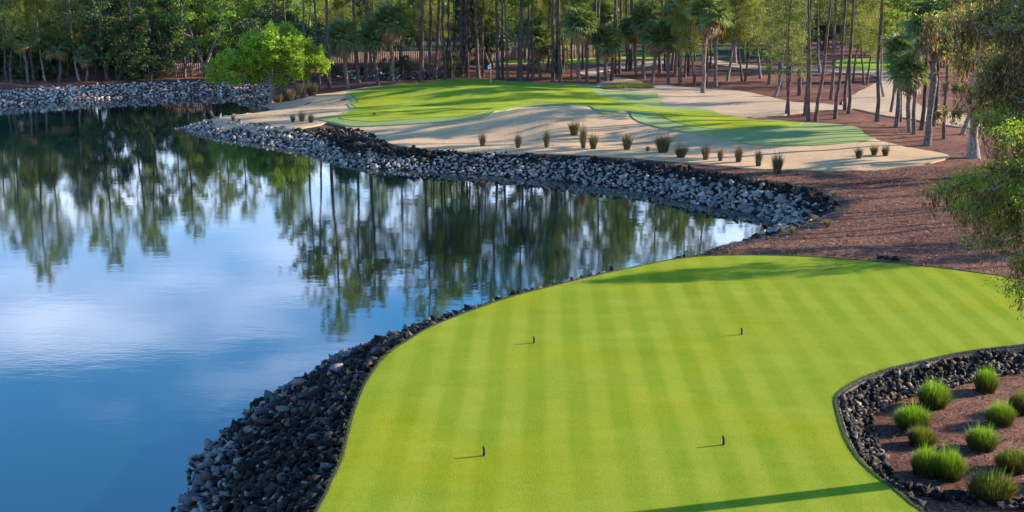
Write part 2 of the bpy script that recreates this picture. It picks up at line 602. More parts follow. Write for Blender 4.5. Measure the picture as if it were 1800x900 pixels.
M['twig'] = bark_mat('pale_twig', (0.16, 0.13, 0.11), (0.36, 0.31, 0.27), 12, 1)
M['dry_grass'] = leaf_mat('dry_grass_blades', (0.07, 0.045, 0.028), (0.16, 0.115, 0.065), (0.30, 0.235, 0.13), 0.3, 1.4, 0.8, False)
M['olive_grass'] = leaf_mat('olive_grass_blades', (0.045, 0.038, 0.022), (0.10, 0.080, 0.043), (0.21, 0.165, 0.09), 0.3, 1.4, 0.8, False)
M['rough'] = leaf_mat('rough_grass', (0.07, 0.10, 0.02), (0.13, 0.17, 0.03), (0.22, 0.22, 0.07), 0.35, 1.4, 0.8, False)
mm = Mat('dark_bank_soil', 0.95, 0.1)
mm.color(mm.ramp(mm.noise(mm.coord('Object'), 9, 4), [(0.3, (0.008, 0.008, 0.008)), (0.7, (0.035, 0.031, 0.028))]))
M['soil'] = mm.m
mm = Mat('dark_undergrowth', 0.95, 0.1)  # forest floor of the far wood, dark green with some brown
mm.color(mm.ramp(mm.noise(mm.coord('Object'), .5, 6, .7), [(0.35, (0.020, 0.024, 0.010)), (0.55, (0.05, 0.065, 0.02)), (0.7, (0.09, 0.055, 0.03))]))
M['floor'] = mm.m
mm = Mat('edging_dark', 0.8, 0.2)
mm.color(mm.ramp(mm.noise(mm.coord('Object'), 8, 4), [(0.3, (0.012, 0.011, 0.011)), (0.7, (0.035, 0.032, 0.030))]))
M['edge'] = mm.m
mm = Mat('edging_timber', 0.85, 0.2)
mm.color(mm.mix(mm.objrand(), mm.ramp(mm.noise(mm.coord('Object'), 12, 4), [(0.3, (0.05, 0.042, 0.036)), (0.7, (0.13, 0.105, 0.085))]), (0.16, 0.125, 0.10)))
M['timber'] = mm.m
mm = Mat('fence_board', 0.85, 0.15)
mm.color(mm.mix(1.0, mm.ramp(mm.noise(mm.coord('Object', (3, 3, 0.5)), 3, 4), [(0.3, (0.15, 0.085, 0.060)), (0.7, (0.24, 0.145, 0.105))]),
                mm.ramp(mm.objrand(), [(0, (0.88, 0.88, 0.88)), (1, (1.1, 1.08, 1.06))]), 'MULTIPLY'))
M['fence'] = mm.m
mm = Mat('black_iron', 0.5, 0.4); mm.color((0.012, 0.012, 0.012)); M['iron'] = mm.m
mm = Mat('white_enamel', 0.5, 0.4); mm.color((0.78, 0.78, 0.76)); M['white'] = mm.m
mm = Mat('navy_print', 0.6, 0.2); mm.color((0.03, 0.04, 0.08)); M['navy'] = mm.m


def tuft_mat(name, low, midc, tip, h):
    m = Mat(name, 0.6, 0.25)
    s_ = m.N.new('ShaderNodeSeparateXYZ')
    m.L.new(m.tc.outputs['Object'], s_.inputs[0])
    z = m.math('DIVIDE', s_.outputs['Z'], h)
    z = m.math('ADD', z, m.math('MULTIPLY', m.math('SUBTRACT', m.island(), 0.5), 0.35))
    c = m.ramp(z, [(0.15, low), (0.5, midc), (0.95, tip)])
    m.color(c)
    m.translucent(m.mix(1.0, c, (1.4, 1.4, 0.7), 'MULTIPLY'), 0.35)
    return m.m


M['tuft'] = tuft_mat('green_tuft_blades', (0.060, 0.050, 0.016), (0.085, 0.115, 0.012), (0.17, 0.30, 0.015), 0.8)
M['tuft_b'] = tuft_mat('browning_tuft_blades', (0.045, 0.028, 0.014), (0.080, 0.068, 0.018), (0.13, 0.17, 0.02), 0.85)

# water
wm = Mat('lake_water', 0.02, 0.5)
wm.p.inputs['IOR'].default_value = 2.25
wm.color(wm.ramp(wm.noise(wm.coord('Object'), 0.05, 2), [(0.3, (0.002, 0.011, 0.011)), (0.7, (0.003, 0.016, 0.017))]))
v1 = wm.coord('Object', (0.45, 1.0, 1), (0, 0, 0.15))
r1 = wm.noise(v1, 1.1, 3, 0.6)
r2 = wm.noise(v1, 5.5, 4, 0.65)
patch = wm.ramp(wm.noise(wm.coord('Object'), 0.055, 3), [(0.42, (0.25, 0.25, 0.25)), (0.62, (1, 1, 1))])
hh = wm.math('ADD', wm.math('MULTIPLY', r1, 0.8), wm.math('MULTIPLY', wm.math('MULTIPLY', r2, patch), 0.30))
wm.bump(hh, 0.13, 0.03)
M['water'] = wm.m

# ------------------------------------------------------------ ground sheet and lake
rows = [3.0]
while rows[-1] < 260:
    rows.append(rows[-1] + max(0.36, rows[-1] * 0.0075))
while rows[-1] < 2600:
    rows.append(rows[-1] * 1.12)
rows = np.array([-40., -20., -8., -2.] + rows)
cols = np.concatenate([np.linspace(-3.0, -0.62, 14)[:-1], np.linspace(-0.62, 0.62, 260), np.linspace(0.62, 3.0, 14)[1:]])
YY, UU = np.meshgrid(rows, cols, indexing='ij')
XX = UU * np.maximum(YY + 6, 14)
ZZ = H(XX.ravel(), YY.ravel()).reshape(XX.shape)
nr, nc = XX.shape
ii = np.arange(nr - 1)[:, None] * nc; jj = np.arange(nc - 1)[None, :]
GF = np.stack([ii + jj, ii + jj + 1, ii + nc + jj + 1, ii + nc + jj], -1).reshape(-1, 4)
fx, fy = XX.ravel()[GF].mean(1), YY.ravel()[GF].mean(1)
fsd, fdt = sdist(LAKE_S, fx, fy), sdist(TEE_S, fx, fy)
gmi = np.where(((fdt < 5.5) & (fsd < 4.2) & (fx < 9)) | ((fsd < 3.7 + np.exp(-((fx / fy * 2200 + 270) / 75) ** 2) * 2.6) & (fy < 119)) | ((fdt < .85) & (fy < 39) & (fx > 7)), 1, 0)
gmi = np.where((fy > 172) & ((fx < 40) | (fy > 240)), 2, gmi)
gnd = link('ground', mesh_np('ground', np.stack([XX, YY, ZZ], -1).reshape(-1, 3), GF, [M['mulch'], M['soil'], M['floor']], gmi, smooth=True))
tag(gnd, 'reddish brown pine straw mulch ground around the lake and under the trees', kind='structure')

wv = np.array([[-320, -35, 0], [60, -35, 0], [60, 160, 0], [-320, 160, 0]], float)
lake = link('lake', mesh_np('lake', wv, np.array([[0, 1, 2, 3]]), M['water']))
tag(lake, 'still blue lake mirroring trees and clouds', kind='structure')


def tri_inside(poly, res, rs):
    poly = np.asarray(poly, float)
    # densify
    pts = []
    n = len(poly)
    for i in range(n):
        a, b = poly[i], poly[(i + 1) % n]
        k = max(1, int(np.linalg.norm(b - a) / res))
        for q in range(k):
            pts.append(a + (b - a) * q / k)
    B = np.array(pts)
    x0, y0 = B.min(0); x1, y1 = B.max(0)
    gx, gy = np.meshgrid(np.arange(x0, x1, res), np.arange(y0, y1, res))
    gx = gx.ravel() + rs.uniform(-.25, .25, gx.size) * res; gy = gy.ravel() + rs.uniform(-.25, .25, gy.size) * res
    ok = sdist(B, gx, gy) < -res * 0.45
    P = np.concatenate([B, np.stack([gx[ok], gy[ok]], 1)])
    nb = len(B)
    vs, es, fs, *_ = delaunay_2d_cdt([Vector((float(p[0]), float(p[1]))) for p in P], [], [list(range(nb))], 1, 1e-5)
    V = np.array([[v.x, v.y] for v in vs])
    Fc = np.array([list(f) for f in fs if len(f) == 3])
    a, b, c = V[Fc[:, 0]], V[Fc[:, 1]], V[Fc[:, 2]]
    ar = (b[:, 0] - a[:, 0]) * (c[:, 1] - a[:, 1]) - (b[:, 1] - a[:, 1]) * (c[:, 0] - a[:, 0])
    Fc[ar < 0] = Fc[ar < 0][:, ::-1]
    return V, Fc, B


def region(name, poly, off, res, mat, skirt=0.25, label=None, zf=None, sm=True, wob=0.0):
    rs = np.random.RandomState(len(name) * 13 + 5)
    P = smooth_poly(poly, 4) if sm else np.array(poly)
    if wob:
        P = P + rs.normal(0, wob, P.shape)
    V, Fc, B = tri_inside(P, res, rs)
    zf = zf or (lambda x, y: H(x, y))
    Z = zf(V[:, 0], V[:, 1]) + off
    mb = MB()
    mb.add(np.stack([V[:, 0], V[:, 1], Z], 1), Fc)
    zb = zf(B[:, 0], B[:, 1]) + off
    n = len(B)
    top = np.stack([B[:, 0], B[:, 1], zb], 1); bot = top - np.array([0, 0, skirt])
    i = np.arange(n); j = (i + 1) % n
    mb.add(np.concatenate([top, bot]), np.stack([i, i + n, j + n, j], 1))
    o = link(name, mb.mesh(name, mat, smooth=False))
    for p in o.data.polygons:
        pass
    sm_flags = np.ones(len(o.data.polygons), bool)
    o.data.polygons.foreach_set('use_smooth', sm_flags)
    tag(o, label, kind='structure')
    return o, P


px = lambda L: [gp(u, v)[:2] for u, v in L]
tee, _ = region('tee_box', TEE_S, TZ - 2.22, 0.8, M['tee'], 0.12, 'bright striped tee lawn in the foreground above the rock bank', sm=False)

FRINGE = [(553, 211), (585, 218), (625, 225), (700, 222), (765, 218), (830, 213), (862, 205), (893, 196), (930, 190), (970, 188), (1010, 191),
          (1050, 199), (1080, 200), (1105, 200), (1112, 210), (1140, 222), (1175, 230), (1215, 236), (1255, 243), (1300, 253), (1335, 258), (1400, 259),
          (1470, 256), (1537, 249), (1520, 240), (1508, 228), (1460, 221), (1400, 218), (1340, 214), (1285, 208), (1225, 192), (1175, 189),
          (1160, 176), (1150, 167), (1110, 164), (1066, 162), (1045, 152), (1000, 149), (940, 147), (880, 144), (850, 141), (805, 141), (740, 147), (680, 152),
          (640, 158), (608, 168), (620, 180), (609, 186), (615, 193), (602, 202), (578, 207)]
GREEN = [(598, 212), (640, 217), (700, 215), (780, 210), (845, 203), (900, 191), (960, 184), (1020, 187), (1060, 194), (1110, 197), (1150, 202),
         (1180, 216), (1225, 227), (1290, 231), (1370, 226), (1412, 220), (1350, 217), (1290, 208), (1225, 198), (1170, 196), (1120, 189), (1080, 178),
         (1050, 170), (1034, 158), (1000, 152), (940, 149), (880, 146), (850, 143), (805, 143), (742, 149), (684, 154),
         (648, 160), (618, 168), (630, 180), (619, 186), (625, 194), (612, 203)]
SAND_F = [(600, 215), (640, 240), (715, 260), (800, 268), (900, 271), (1000, 273), (1100, 278), (1200, 286), (1280, 294), (1340, 299), (1400, 300),
          (1480, 302), (1560, 298), (1630, 289), (1668, 276), (1630, 267), (1585, 258), (1540, 247), (1500, 244), (1430, 248), (1350, 250), (1280, 240), (1200, 228), (1120, 205),
          (1080, 195), (1040, 190), (970, 182), (900, 188), (840, 200), (760, 208), (680, 212)]
SAND_L = [(362, 206), (385, 198), (420, 191), (475, 185), (520, 178), (555, 168), (600, 163), (640, 156), (690, 151), (700, 155), (650, 165), (640, 180), (635, 195),
          (620, 206), (590, 212), (562, 221), (520, 228), (470, 229), (420, 226), (375, 219)]
SAND_B = [(1040, 138), (1090, 141), (1160, 150), (1230, 156), (1300, 161), (1345, 171), (1390, 180), (1450, 184), (1500, 189), (1560, 197), (1620, 207),
          (1668, 220), (1660, 209), (1625, 196), (1575, 185), (1556, 175), (1566, 158), (1574, 142), (1545, 133), (1500, 130), (1450, 126),
          (1400, 124), (1350, 122), (1300, 122), (1262, 118), (1240, 112), (1244, 109), (1275, 114), (1350, 118), (1440, 120), (1500, 124), (1560, 127), (1598, 140), (1600, 165),
          (1610, 182), (1660, 196), (1740, 216), (1740, 232), (1680, 226), (1600, 212), (1530, 199), (1490, 192), (1440, 195), (1400, 199),
          (1345, 206), (1280, 208), (1220, 196), (1150, 185), (1090, 172), (1040, 158)]
# split the looping back sand into a bunker and a path
BUNK_B = [(1062, 143), (1100, 144), (1160, 150), (1230, 156), (1300, 161), (1345, 171), (1390, 180), (1450, 184), (1498, 189),
          (1490, 193), (1440, 196), (1400, 200), (1345, 206), (1280, 209), (1220, 200), (1150, 190), (1090, 175), (1050, 160)]
PATH_R = [(1480, 185), (1500, 168), (1526, 154), (1546, 141), (1530, 133), (1480, 129), (1420, 126), (1350, 124), (1300, 121), (1262, 115), (1240, 108),
          (1236, 100), (1250, 100), (1262, 107), (1300, 114), (1350, 118), (1430, 120), (1500, 123), (1560, 127), (1600, 141), (1602, 165), (1612, 183), (1660, 197), (1760, 216),
          (1760, 230), (1680, 224), (1600, 210), (1530, 199)]
PATH_C = [(1062, 150), (1078, 142), (1062, 138), (1030, 134), (1018, 128), (1040, 122), (1075, 118), (1120, 113), (1160, 108), (1170, 111), (1130, 117),
          (1075, 124), (1048, 129), (1060, 133), (1100, 139), (1130, 146), (1110, 152)]
LAWN = [(860, 110), (960, 105), (1060, 100), (1160, 95), (1250, 88), (1250, 94), (1170, 101), (1070, 108), (960, 111), (870, 114)]
LAWN_R = [(1472, 107), (1500, 104), (1560, 106), (1580, 118), (1560, 125), (1500, 122), (1470, 118)]
region('sand_bunker', px(SAND_F), 0.09, 1.0, M['sand'], 0.2, 'long raked sand bunker in front of the green, streaked with tree shadows', wob=.08)
region('sand_bunker', px(SAND_L), 0.13, 1.0, M['sand'], 0.2, 'sunlit sand waste on the tip of the peninsula around the bright green tree', wob=.1)
region('sand_bunker', px(BUNK_B), 0.09, 1.0, M['path'], 0.2, 'pale sand bunker behind the right end of the green', wob=.1)
region('sandy_path', px(PATH_R), 0.10, 1.1, M['path'], 0.2, 'sandy path curving between pines at the right of the wood')
region('sandy_path', px(PATH_C), 0.115, 1.1, M['path'], 0.2, 'sandy path leading into the wood behind the green')
region('lawn', px(LAWN), 0.07, 1.5, M['lawn'], 0.2, 'strip of bright lawn in front of the far brown fence')
region('lawn', px(LAWN_R), 0.07, 1.5, M['lawn'], 0.2, 'patch of pale lawn beyond the sandy path on the right')
region('fringe', px(FRINGE), 0.17, 0.9, M['fringe'], 0.3, 'pale blue green fringe grass around the putting green')
_, GREEN_P = region('putting_green', px(GREEN), 0.20, 0.9, M['green'], 0.2, 'bright putting green with flagstick beyond the bunker')

# ------------------------------------------------------------ tee edging
def offset_poly(P, d):
    n = len(P)
    t = np.roll(P, -1, 0) - np.roll(P, 1, 0)
    t /= np.linalg.norm(t, axis=1)[:, None] + 1e-9
    nrm = np.stack([t[:, 1], -t[:, 0]], 1)
    A = 0.5 * np.sum(P[:, 0] * np.roll(P[:, 1], -1) - np.roll(P[:, 0], -1) * P[:, 1])
    return P + nrm * d * (1 if A > 0 else -1)


def strip(name, P, o1, o2, z1, z2, mat, idx):
    a, b = offset_poly(P, o1)[idx], offset_poly(P, o2)[idx]
    n = len(idx)
    f = lambda q, z: np.stack([q[:, 0], q[:, 1], np.full(n, z)], 1)
    V = np.concatenate([f(a, z1), f(a, z2), f(b, z2), f(b, z1)])
    i = np.arange(n - 1)
    mb = MB()
    for k in range(4):
        k2 = (k + 1) % 4
        mb.add(V, np.stack([i + k * n, i + k * n + 1, i + k2 * n + 1, i + k2 * n], 1))
    return mb.mesh(name, mat)


def dens(P, res):
    out = []
    n = len(P)
    for i in range(n):
        a, b = P[i], P[(i + 1) % n]
        k = max(1, int(np.linalg.norm(b - a) / res))
        for q in range(k):
            out.append(a + (b - a) * q / k)
    return np.array(out)


TD = dens(TEE_S, 0.25)
eo = link('lawn_edging', strip('lawn_edging', TD, 0.004, 0.065, 1.95, 2.32, M['edge'], np.arange(len(TD)) if False else np.r_[0:len(TD), 0]))
tag(eo, 'low black edging strip around the raised tee lawn', 'edging')
rs = np.random.RandomState(33)
n = 26000
i_ = rs.randint(0, len(TD), n)
b_ = TD[i_] + (np.roll(TD, -1, 0)[i_] - TD[i_]) * rs.rand(n, 1)
cen = np.array([3.0, 33.0]); 
O_ = np.concatenate([offset_poly(TD, .03)[i_] * 1.0 + (b_ - TD[i_]) + rs.normal(0, .04, (n, 2)), np.full((n, 1), TZ - .01)], 1)
D_ = rnd_unit(n, rs) * .6 + np.array([0, 0, 1.0]); D_ /= np.linalg.norm(D_, axis=1)[:, None]
mb = MB(); needles(mb, O_, D_, rs.uniform(.03, .075, n) * (0.6 + .5 * np.sin(i_ * .13) ** 2), .014, rs)
M['edge_grass'] = leaf_mat('edge_grass', (0.06, 0.10, 0.005), (0.14, 0.19, 0.01), (0.26, 0.27, 0.03), 0.3, 1.4, 0.8, False)
tag(link('edge_grass', mb.mesh('edge_grass', M['edge_grass'])), 'short untrimmed grass blades along the rim of the tee lawn', 'grass', kind='stuff')
# pale timber pegs along the planter side
pegs_n = 0
OP = offset_poly(TD, 0.125)
pegm = MB(); pegm.box((0, 0, 0), (0.05, 0.035, 0.26)); pegme = pegm.mesh('peg', M['timber'])
pegline = dens(OP, 0.085)
pegline = pegline[(pegline[:, 0] > 7.6) & (pegline[:, 1] > 25.5) & (pegline[:, 1] < 40.0)]
eds = [p for p, h_ in zip(pegline, H(pegline[:, 0] + .5, pegline[:, 1] - .3)) if h_ < 2.2]
rail = strip('rail', TD, 0.10, 0.15, 2.17, 2.24, M['timber'], np.array([i for i in range(len(TD)) if TD[i][0] > 7.6 and 25.5 < TD[i][1] < 39.0 and TD[i][0] < 17.5]))
link('rail', rail, eo)
pe_extra = MB()
for k, p in enumerate(eds):
    a = math.atan2(p[1] - 33, p[0] - 13)
    if pegs_n < 260:
        q = link('peg', pegme, eo, (p[0], p[1], 2.13))
        q.rotation_euler = (0, 0, a + pi / 2)
        pegs_n += 1

# ------------------------------------------------------------ stones
def rock_variants(n, seed, npts=10):
    rs = np.random.RandomState(seed)
    out = []
    for k in range(n):
        bm = bmesh.new()
        P = rnd_unit(npts, rs) * rs.uniform(0.78, 1.15, (npts, 1)) * np.array([1.1, rs.uniform(.65, .95), rs.uniform(.45, .75)])
        for p in P:
            bm.verts.new(p * 0.5)
        r = bmesh.ops.convex_hull(bm, input=bm.verts)
        bmesh.ops.delete(bm, geom=[v for v in bm.verts if not v.link_faces], context='VERTS')
        bm.verts.index_update()
        V = np.array([v.co[:] for v in bm.verts]); Fc = np.array([[v.index for v in f.verts] for f in bm.faces])
        bm.free()
        out.append((V, Fc))
    return out


ROCKS = rock_variants(10, 3)


def rotm(rs, tilt=0.5):
    a, b, c = rs.uniform(0, 2 * pi), rs.normal(0, tilt), rs.normal(0, tilt)
    return a, b, c


def euler_np(a, b, c):
    Rz = np.array([[cos(a), -sin(a), 0], [sin(a), cos(a), 0], [0, 0, 1]])
    Ry = np.array([[cos(b), 0, sin(b)], [0, 1, 0], [-sin(b), 0, cos(b)]])
    Rx = np.array([[1, 0, 0], [0, cos(c), -sin(c)], [0, sin(c), cos(c)]])
    return Rz @ Ry @ Rx


def stone_bank(name, label, X, Y, Z, S, dark, mats, nparts, seed, kind='structure', cat=None, tilt=.5):
    """dark: index into mats for every stone; the nparts that show largest become parts"""
    rs = np.random.RandomState(seed)
    root = empty(name, (float(np.mean(X)), float(np.mean(Y)), 0))
    tag(root, label, cat, kind=kind)
    u, v = np.array([proj(x, y, z) for x, y, z in zip(X, Y, Z)]).T
    dist = np.sqrt(X ** 2 + Y ** 2 + (Z - CH) ** 2)
    sz = S / dist * F
    infr = (u > 0) & (u < 1800) & (v > 0) & (v < 900) & (Z > -0.05)
    order = np.argsort(-(sz * infr))
    sel = set(order[:nparts].tolist())
    vm = [[mesh_np('stone', V, Fc, mt) for V, Fc in ROCKS] for mt in mats] if nparts else None
    mb = MB()
    c0 = np.array(root.location)
    for i in range(len(X)):
        a, b, c = rotm(rs, tilt)
        k = rs.randint(len(ROCKS))
        sx = S[i] * rs.uniform(0.9, 1.35)
        if i in sel and infr[i]:
            o = link('stone', vm[dark[i]][k], root, (X[i] - c0[0], Y[i] - c0[1], Z[i]))
            o.rotation_euler = (c, b, a)
            o.scale = (sx, sx, sx)
        else:
            V, Fc = ROCKS[k]
            mb.add((V * sx) @ euler_np(a, b, c).T + np.array([X[i], Y[i], Z[i]]) - c0, Fc, dark[i])
    if mb.n:
        o = link('stones', mb.mesh('stones', mats), root)
        o['kind'] = 'stuff'
    return root


def jgrid(x0, x1, y0, y1, s, rs):
    gx, gy = np.meshgrid(np.arange(x0, x1, s), np.arange(y0, y1, s))
    return gx.ravel() + rs.uniform(-.5, .5, gx.size) * s, gy.ravel() + rs.uniform(-.5, .5, gy.size) * s


# tee bank
rs = np.random.RandomState(11)
X, Y = jgrid(-11, 8, 15, 60, 0.185, rs)
sd = sdist(LAKE_S, X, Y); dt = sdist(TEE_S, X, Y)
ok = (sd > -0.2) & (dt > 0.16) & (dt < 8) & (sd < 6.0) & ~((Y > 49) & (sd > 2.0)) & ~((X > 4) & (sd > 2.2))
X, Y, sd, dt = X[ok], Y[ok], sd[ok], dt[ok]
S = (0.13 + 0.26 * rs.rand(len(X)) ** 1.7) * (1 + 0.7 * (rs.rand(len(X)) > .95))
Z = H(X, Y) + S * 0.16 + rs.uniform(0, 0.10, len(X))
wavy = 0.5 * np.sin(X * 1.3 + Y * .9) + .4 * np.sin(Y * 2.1)
low = Z + 0.18 * wavy + rs.normal(0, .14, len(X))
dk = np.where(low < 0.68, 1, 0)
dk = np.where((rs.rand(len(X)) < .06), 1, dk)
dk = np.where((rs.rand(len(X)) < .30) & (dk == 1), 0, dk)
M['grey_stone'] = stone_mat('grey_wet_stone', [(0, (0.05, 0.055, 0.06)), (0.5, (0.12, 0.125, 0.13)), (1, (0.27, 0.25, 0.22))])
stone_bank('rock_bank', 'steep bank of jagged black lava rock between the tee lawn and the lake', X, Y, Z, S, dk, [M['dark_stone'], M['grey_stone']], 300, 12)

# peninsula bank
rs = np.random.RandomState(21)
X, Y = jgrid(-33, 24, 57, 132, 0.29, rs)
sd = sdist(LAKE_S, X, Y); dt = sdist(TEE_S, X, Y)
up_ = X / Y * 2200 + 900
ok = (sd > -0.25) & (sd < 3.0 + 2.6 * np.exp(-((up_ - 630) / 75) ** 2)) & (dt > 6) & ~((X > 2) & (Y < 61) & (X < 12))
X, Y, sd = X[ok], Y[ok], sd[ok]
u = np.array([proj(x, y, 1)[0] for x, y in zip(X, Y)])
ok = ~((u > 484) & (Y > 112)) & ~((u < 560) & (sd > 3.1)) & ~((sd > 2.0 + .6 * np.sin(X)) & (X > 10) & (Y < 66))
X, Y, sd, u = X[ok], Y[ok], sd[ok], u[ok]
S = (0.18 + 0.30 * rs.rand(len(X)) ** 1.6) * np.where(u > 1150, 1.3, 1.0) * np.where(rs.rand(len(X)) > .96, 1.5, 1)
Z = H(X, Y) + S * 0.08 + rs.uniform(0, .08, len(X))
thr = np.interp(u, [300, 520, 600, 700, 900, 1100, 1250, 1400], [3.1, 2.9, 1.7, 1.8, 2.4, 2.3, 1.9, 2.0])
dk = np.where(sd + rs.normal(0, .30, len(X)) + .3 * np.sin(X * .8) > thr, 0, 1)
dk = np.where((Y < 64) & (X > 6), np.where(rs.rand(len(X)) < .6, 0, 1), dk)
stone_bank('rock_bank', 'riprap bank of the peninsula, pale stones at the waterline under black rock', X, Y, Z, S, dk, [M['dark_stone'], M['pale_stone']], 300, 22)

# far left bank
rs = np.random.RandomState(31)
X, Y = jgrid(-78, -22, 108, 146, 0.29, rs)
sd = sdist(LAKE_S, X, Y)
ok = (sd > -0.5) & (sd < 3.0) & (X / Y * F + 900 < 482) & (Y > 127 - (X + 30) * -0.55 - 14) & ((Y > 133) | (X < -40))
X, Y, sd = X[ok], Y[ok], sd[ok]
S = rs.uniform(0.18, 0.44, len(X))
Z = H(X, Y) + S * 0.14 + rs.uniform(0, .2, len(X))
stone_bank('rock_bank', 'sunlit white riprap bank across the lake on the left', X, Y, Z, S, np.where(rs.rand(len(X)) < .12, 1, 0), [M['white_stone'], M['grey_stone']], 0, 32)

# pale rubble under the wood behind the green
rs = np.random.RandomState(41)
X, Y = [], []
for k in range(260):
    x, y, z = gp(rs.uniform(590, 745), rs.uniform(133, 144))
    X.append(x + rs.normal(0, .4)); Y.append(y + rs.uniform(0, 5))
X, Y = np.array(X), np.array(Y)
S = rs.uniform(.2, .5, len(X)); Z = H(X, Y) + rs.uniform(0, .35, len(X))
stone_bank('rubble_pile', 'low pile of pale rubble under the trees left of the green', X, Y, Z, S, np.where(rs.rand(len(X)) < .3, 0, 1), [M['white_stone'], M['brown_stone']], 0, 42, 'thing', 'rubble')

# planter wall
rs = np.random.RandomState(51)
X, Y = jgrid(7.2, 20, 22.5, 40, 0.135, rs)
dt = sdist(TEE_S, X, Y); sd = sdist(LAKE_S, X, Y)
widen = np.where(Y > 36, 0.62, 1.0)
ok = (dt > 0.2) & (dt < widen) & (Y < 38.5)
# curved row closing the planter at the bottom
rowp = np.array([gp(*p)[:2] for p in [(1566, 852), (1600, 862), (1640, 872), (1690, 880), (1740, 886), (1810, 890)]])
rd = np.full(len(X), 9.0)
for i in range(len(rowp) - 1):
    a, b = rowp[i], rowp[i + 1]
    e = b - a
    t = np.clip(((X - a[0]) * e[0] + (Y - a[1]) * e[1]) / (e @ e), 0, 1)
    rd = np.minimum(rd, np.hypot(X - a[0] - t * e[0], Y - a[1] - t * e[1]))
ok |= (rd < 0.26) & (dt > .25)
ok &= ~((dt > 0.45) & (Y < 27.6) & (rd > 0.26))
X, Y, dt, rd = X[ok], Y[ok], dt[ok], rd[ok]
S = rs.uniform(0.15, 0.28, len(X))
Z = H(X, Y) + S * 0.25 + rs.uniform(0, .06, len(X))
dk = np.where((dt > widen[ok] * .6) & (rd > .3) & (Y > 32), 1, 0)
dk = np.where(rs.rand(len(X)) < .12, 1 - dk, dk)
stone_bank('planter_wall', 'low curved dry stone wall of dark lava rock holding the tee lawn beside the planter', X, Y, Z, S, dk, [M['dark_stone'], M['brown_stone']], 300, 52, 'thing', 'wall')

# small loose stones
rs = np.random.RandomState(61)
def stone_set(uv, lab, grp, mt, smin, smax):
    for k, (u_, v_) in enumerate(uv):
        x, y, z = gp(u_, v_)
        s_ = rs.uniform(smin, smax)
        o = link('loose_stone', mesh_np('stone', *ROCKS[rs.randint(10)], mt), None, (x, y, z + s_ * .15))
        o.scale = (s_ * 1.3, s_, s_)
        o.rotation_euler = (rs.uniform(-.4, .4), rs.uniform(-.4, .4), rs.uniform(0, 6))
        tag(o, lab, 'stone', grp)
stone_set([(1549, 455), (1556, 456), (1563, 455), (1570, 457), (1577, 458), (1560, 452), (1572, 453)],
          'dark stone in the small heap on mulch behind the tee lawn', 'dark stones heaped behind the tee lawn', M['dark_stone'], .2, .38)
stone_set([(948, 507)], 'lone black stone showing over the lake edge of the tee lawn', 'stones at the tee edge', M['dark_stone'], .3, .35)

# ------------------------------------------------------------ pine straw scattered in the planter and on near mulch
rs = np.random.RandomState(71)
n = 26000
X = rs.uniform(7.5, 21, n); Y = rs.uniform(22, 39, n)
dt = sdist(TEE_S, X, Y); ok = dt > 0.75
X, Y = X[ok], Y[ok]
X2 = rs.uniform(8, 32, 30000); Y2 = rs.uniform(48, 78, 30000)
ok = (sdist(TEE_S, X2, Y2) > .3) & (sdist(LAKE_S, X2, Y2) > 2.6)
near_n = len(X)
X = np.concatenate([X, X2[ok]]); Y = np.concatenate([Y, Y2[ok]])
Z = H(X, Y) + rs.uniform(0.005, 0.05, len(X))
D = rnd_unit(len(X), rs); D[:, 2] *= 0.25
D /= np.linalg.norm(D, axis=1)[:, None]
big = np.concatenate([np.ones(near_n), np.full(len(X) - near_n, 1.7)])
mb = MB()
needles(mb, np.stack([X, Y, Z], 1), D, rs.uniform(.07, .2, len(X)) * big, 0.016 * big, rs)
M['straw'] = leaf_mat('straw_litter', (0.05, 0.022, 0.016), (0.17, 0.085, 0.060), (0.38, 0.25, 0.17), 0.1, 1.2, 0.9, False)
o = link('pine_straw', mb.mesh('pine_straw', M['straw']))
tag(o, 'loose brown pine straw strewn over the mulch beds', 'straw', kind='stuff')

rs = np.random.RandomState(75)
mb = MB(); k = 0
while k < 420:
    x, y = rs.uniform(8, 34), rs.uniform(27, 98)
    if sdist(TEE_S, np.array([x]), np.array([y]))[0] < .9 or sdist(LAKE_S, np.array([x]), np.array([y]))[0] < 3.2: continue
    if 77 < y < 96 and x < 27: continue
    z = Hs(x, y) + .02; a = rs.uniform(0, 6.3); L = rs.uniform(.12, .55)
    mb.tube([(x, y, z), (x + cos(a) * L * .5, y + sin(a) * L * .5, z + rs.uniform(.01, .06)), (x + cos(a + .4) * L, y + sin(a + .4) * L, z)], [.014, .012, .006], 4)
    if k % 3 == 0:
        mb.tube([(x + .3, y, z), (x + .35, y + .03, z + .02), (x + .41, y + .05, z)], [.02, .045, .012], 6)
    k += 1
tag(link('fallen_twigs', mb.mesh('fallen_twigs', M['bark'])), 'fallen twigs and cones littering the pine straw on the right', 'litter', kind='stuff')

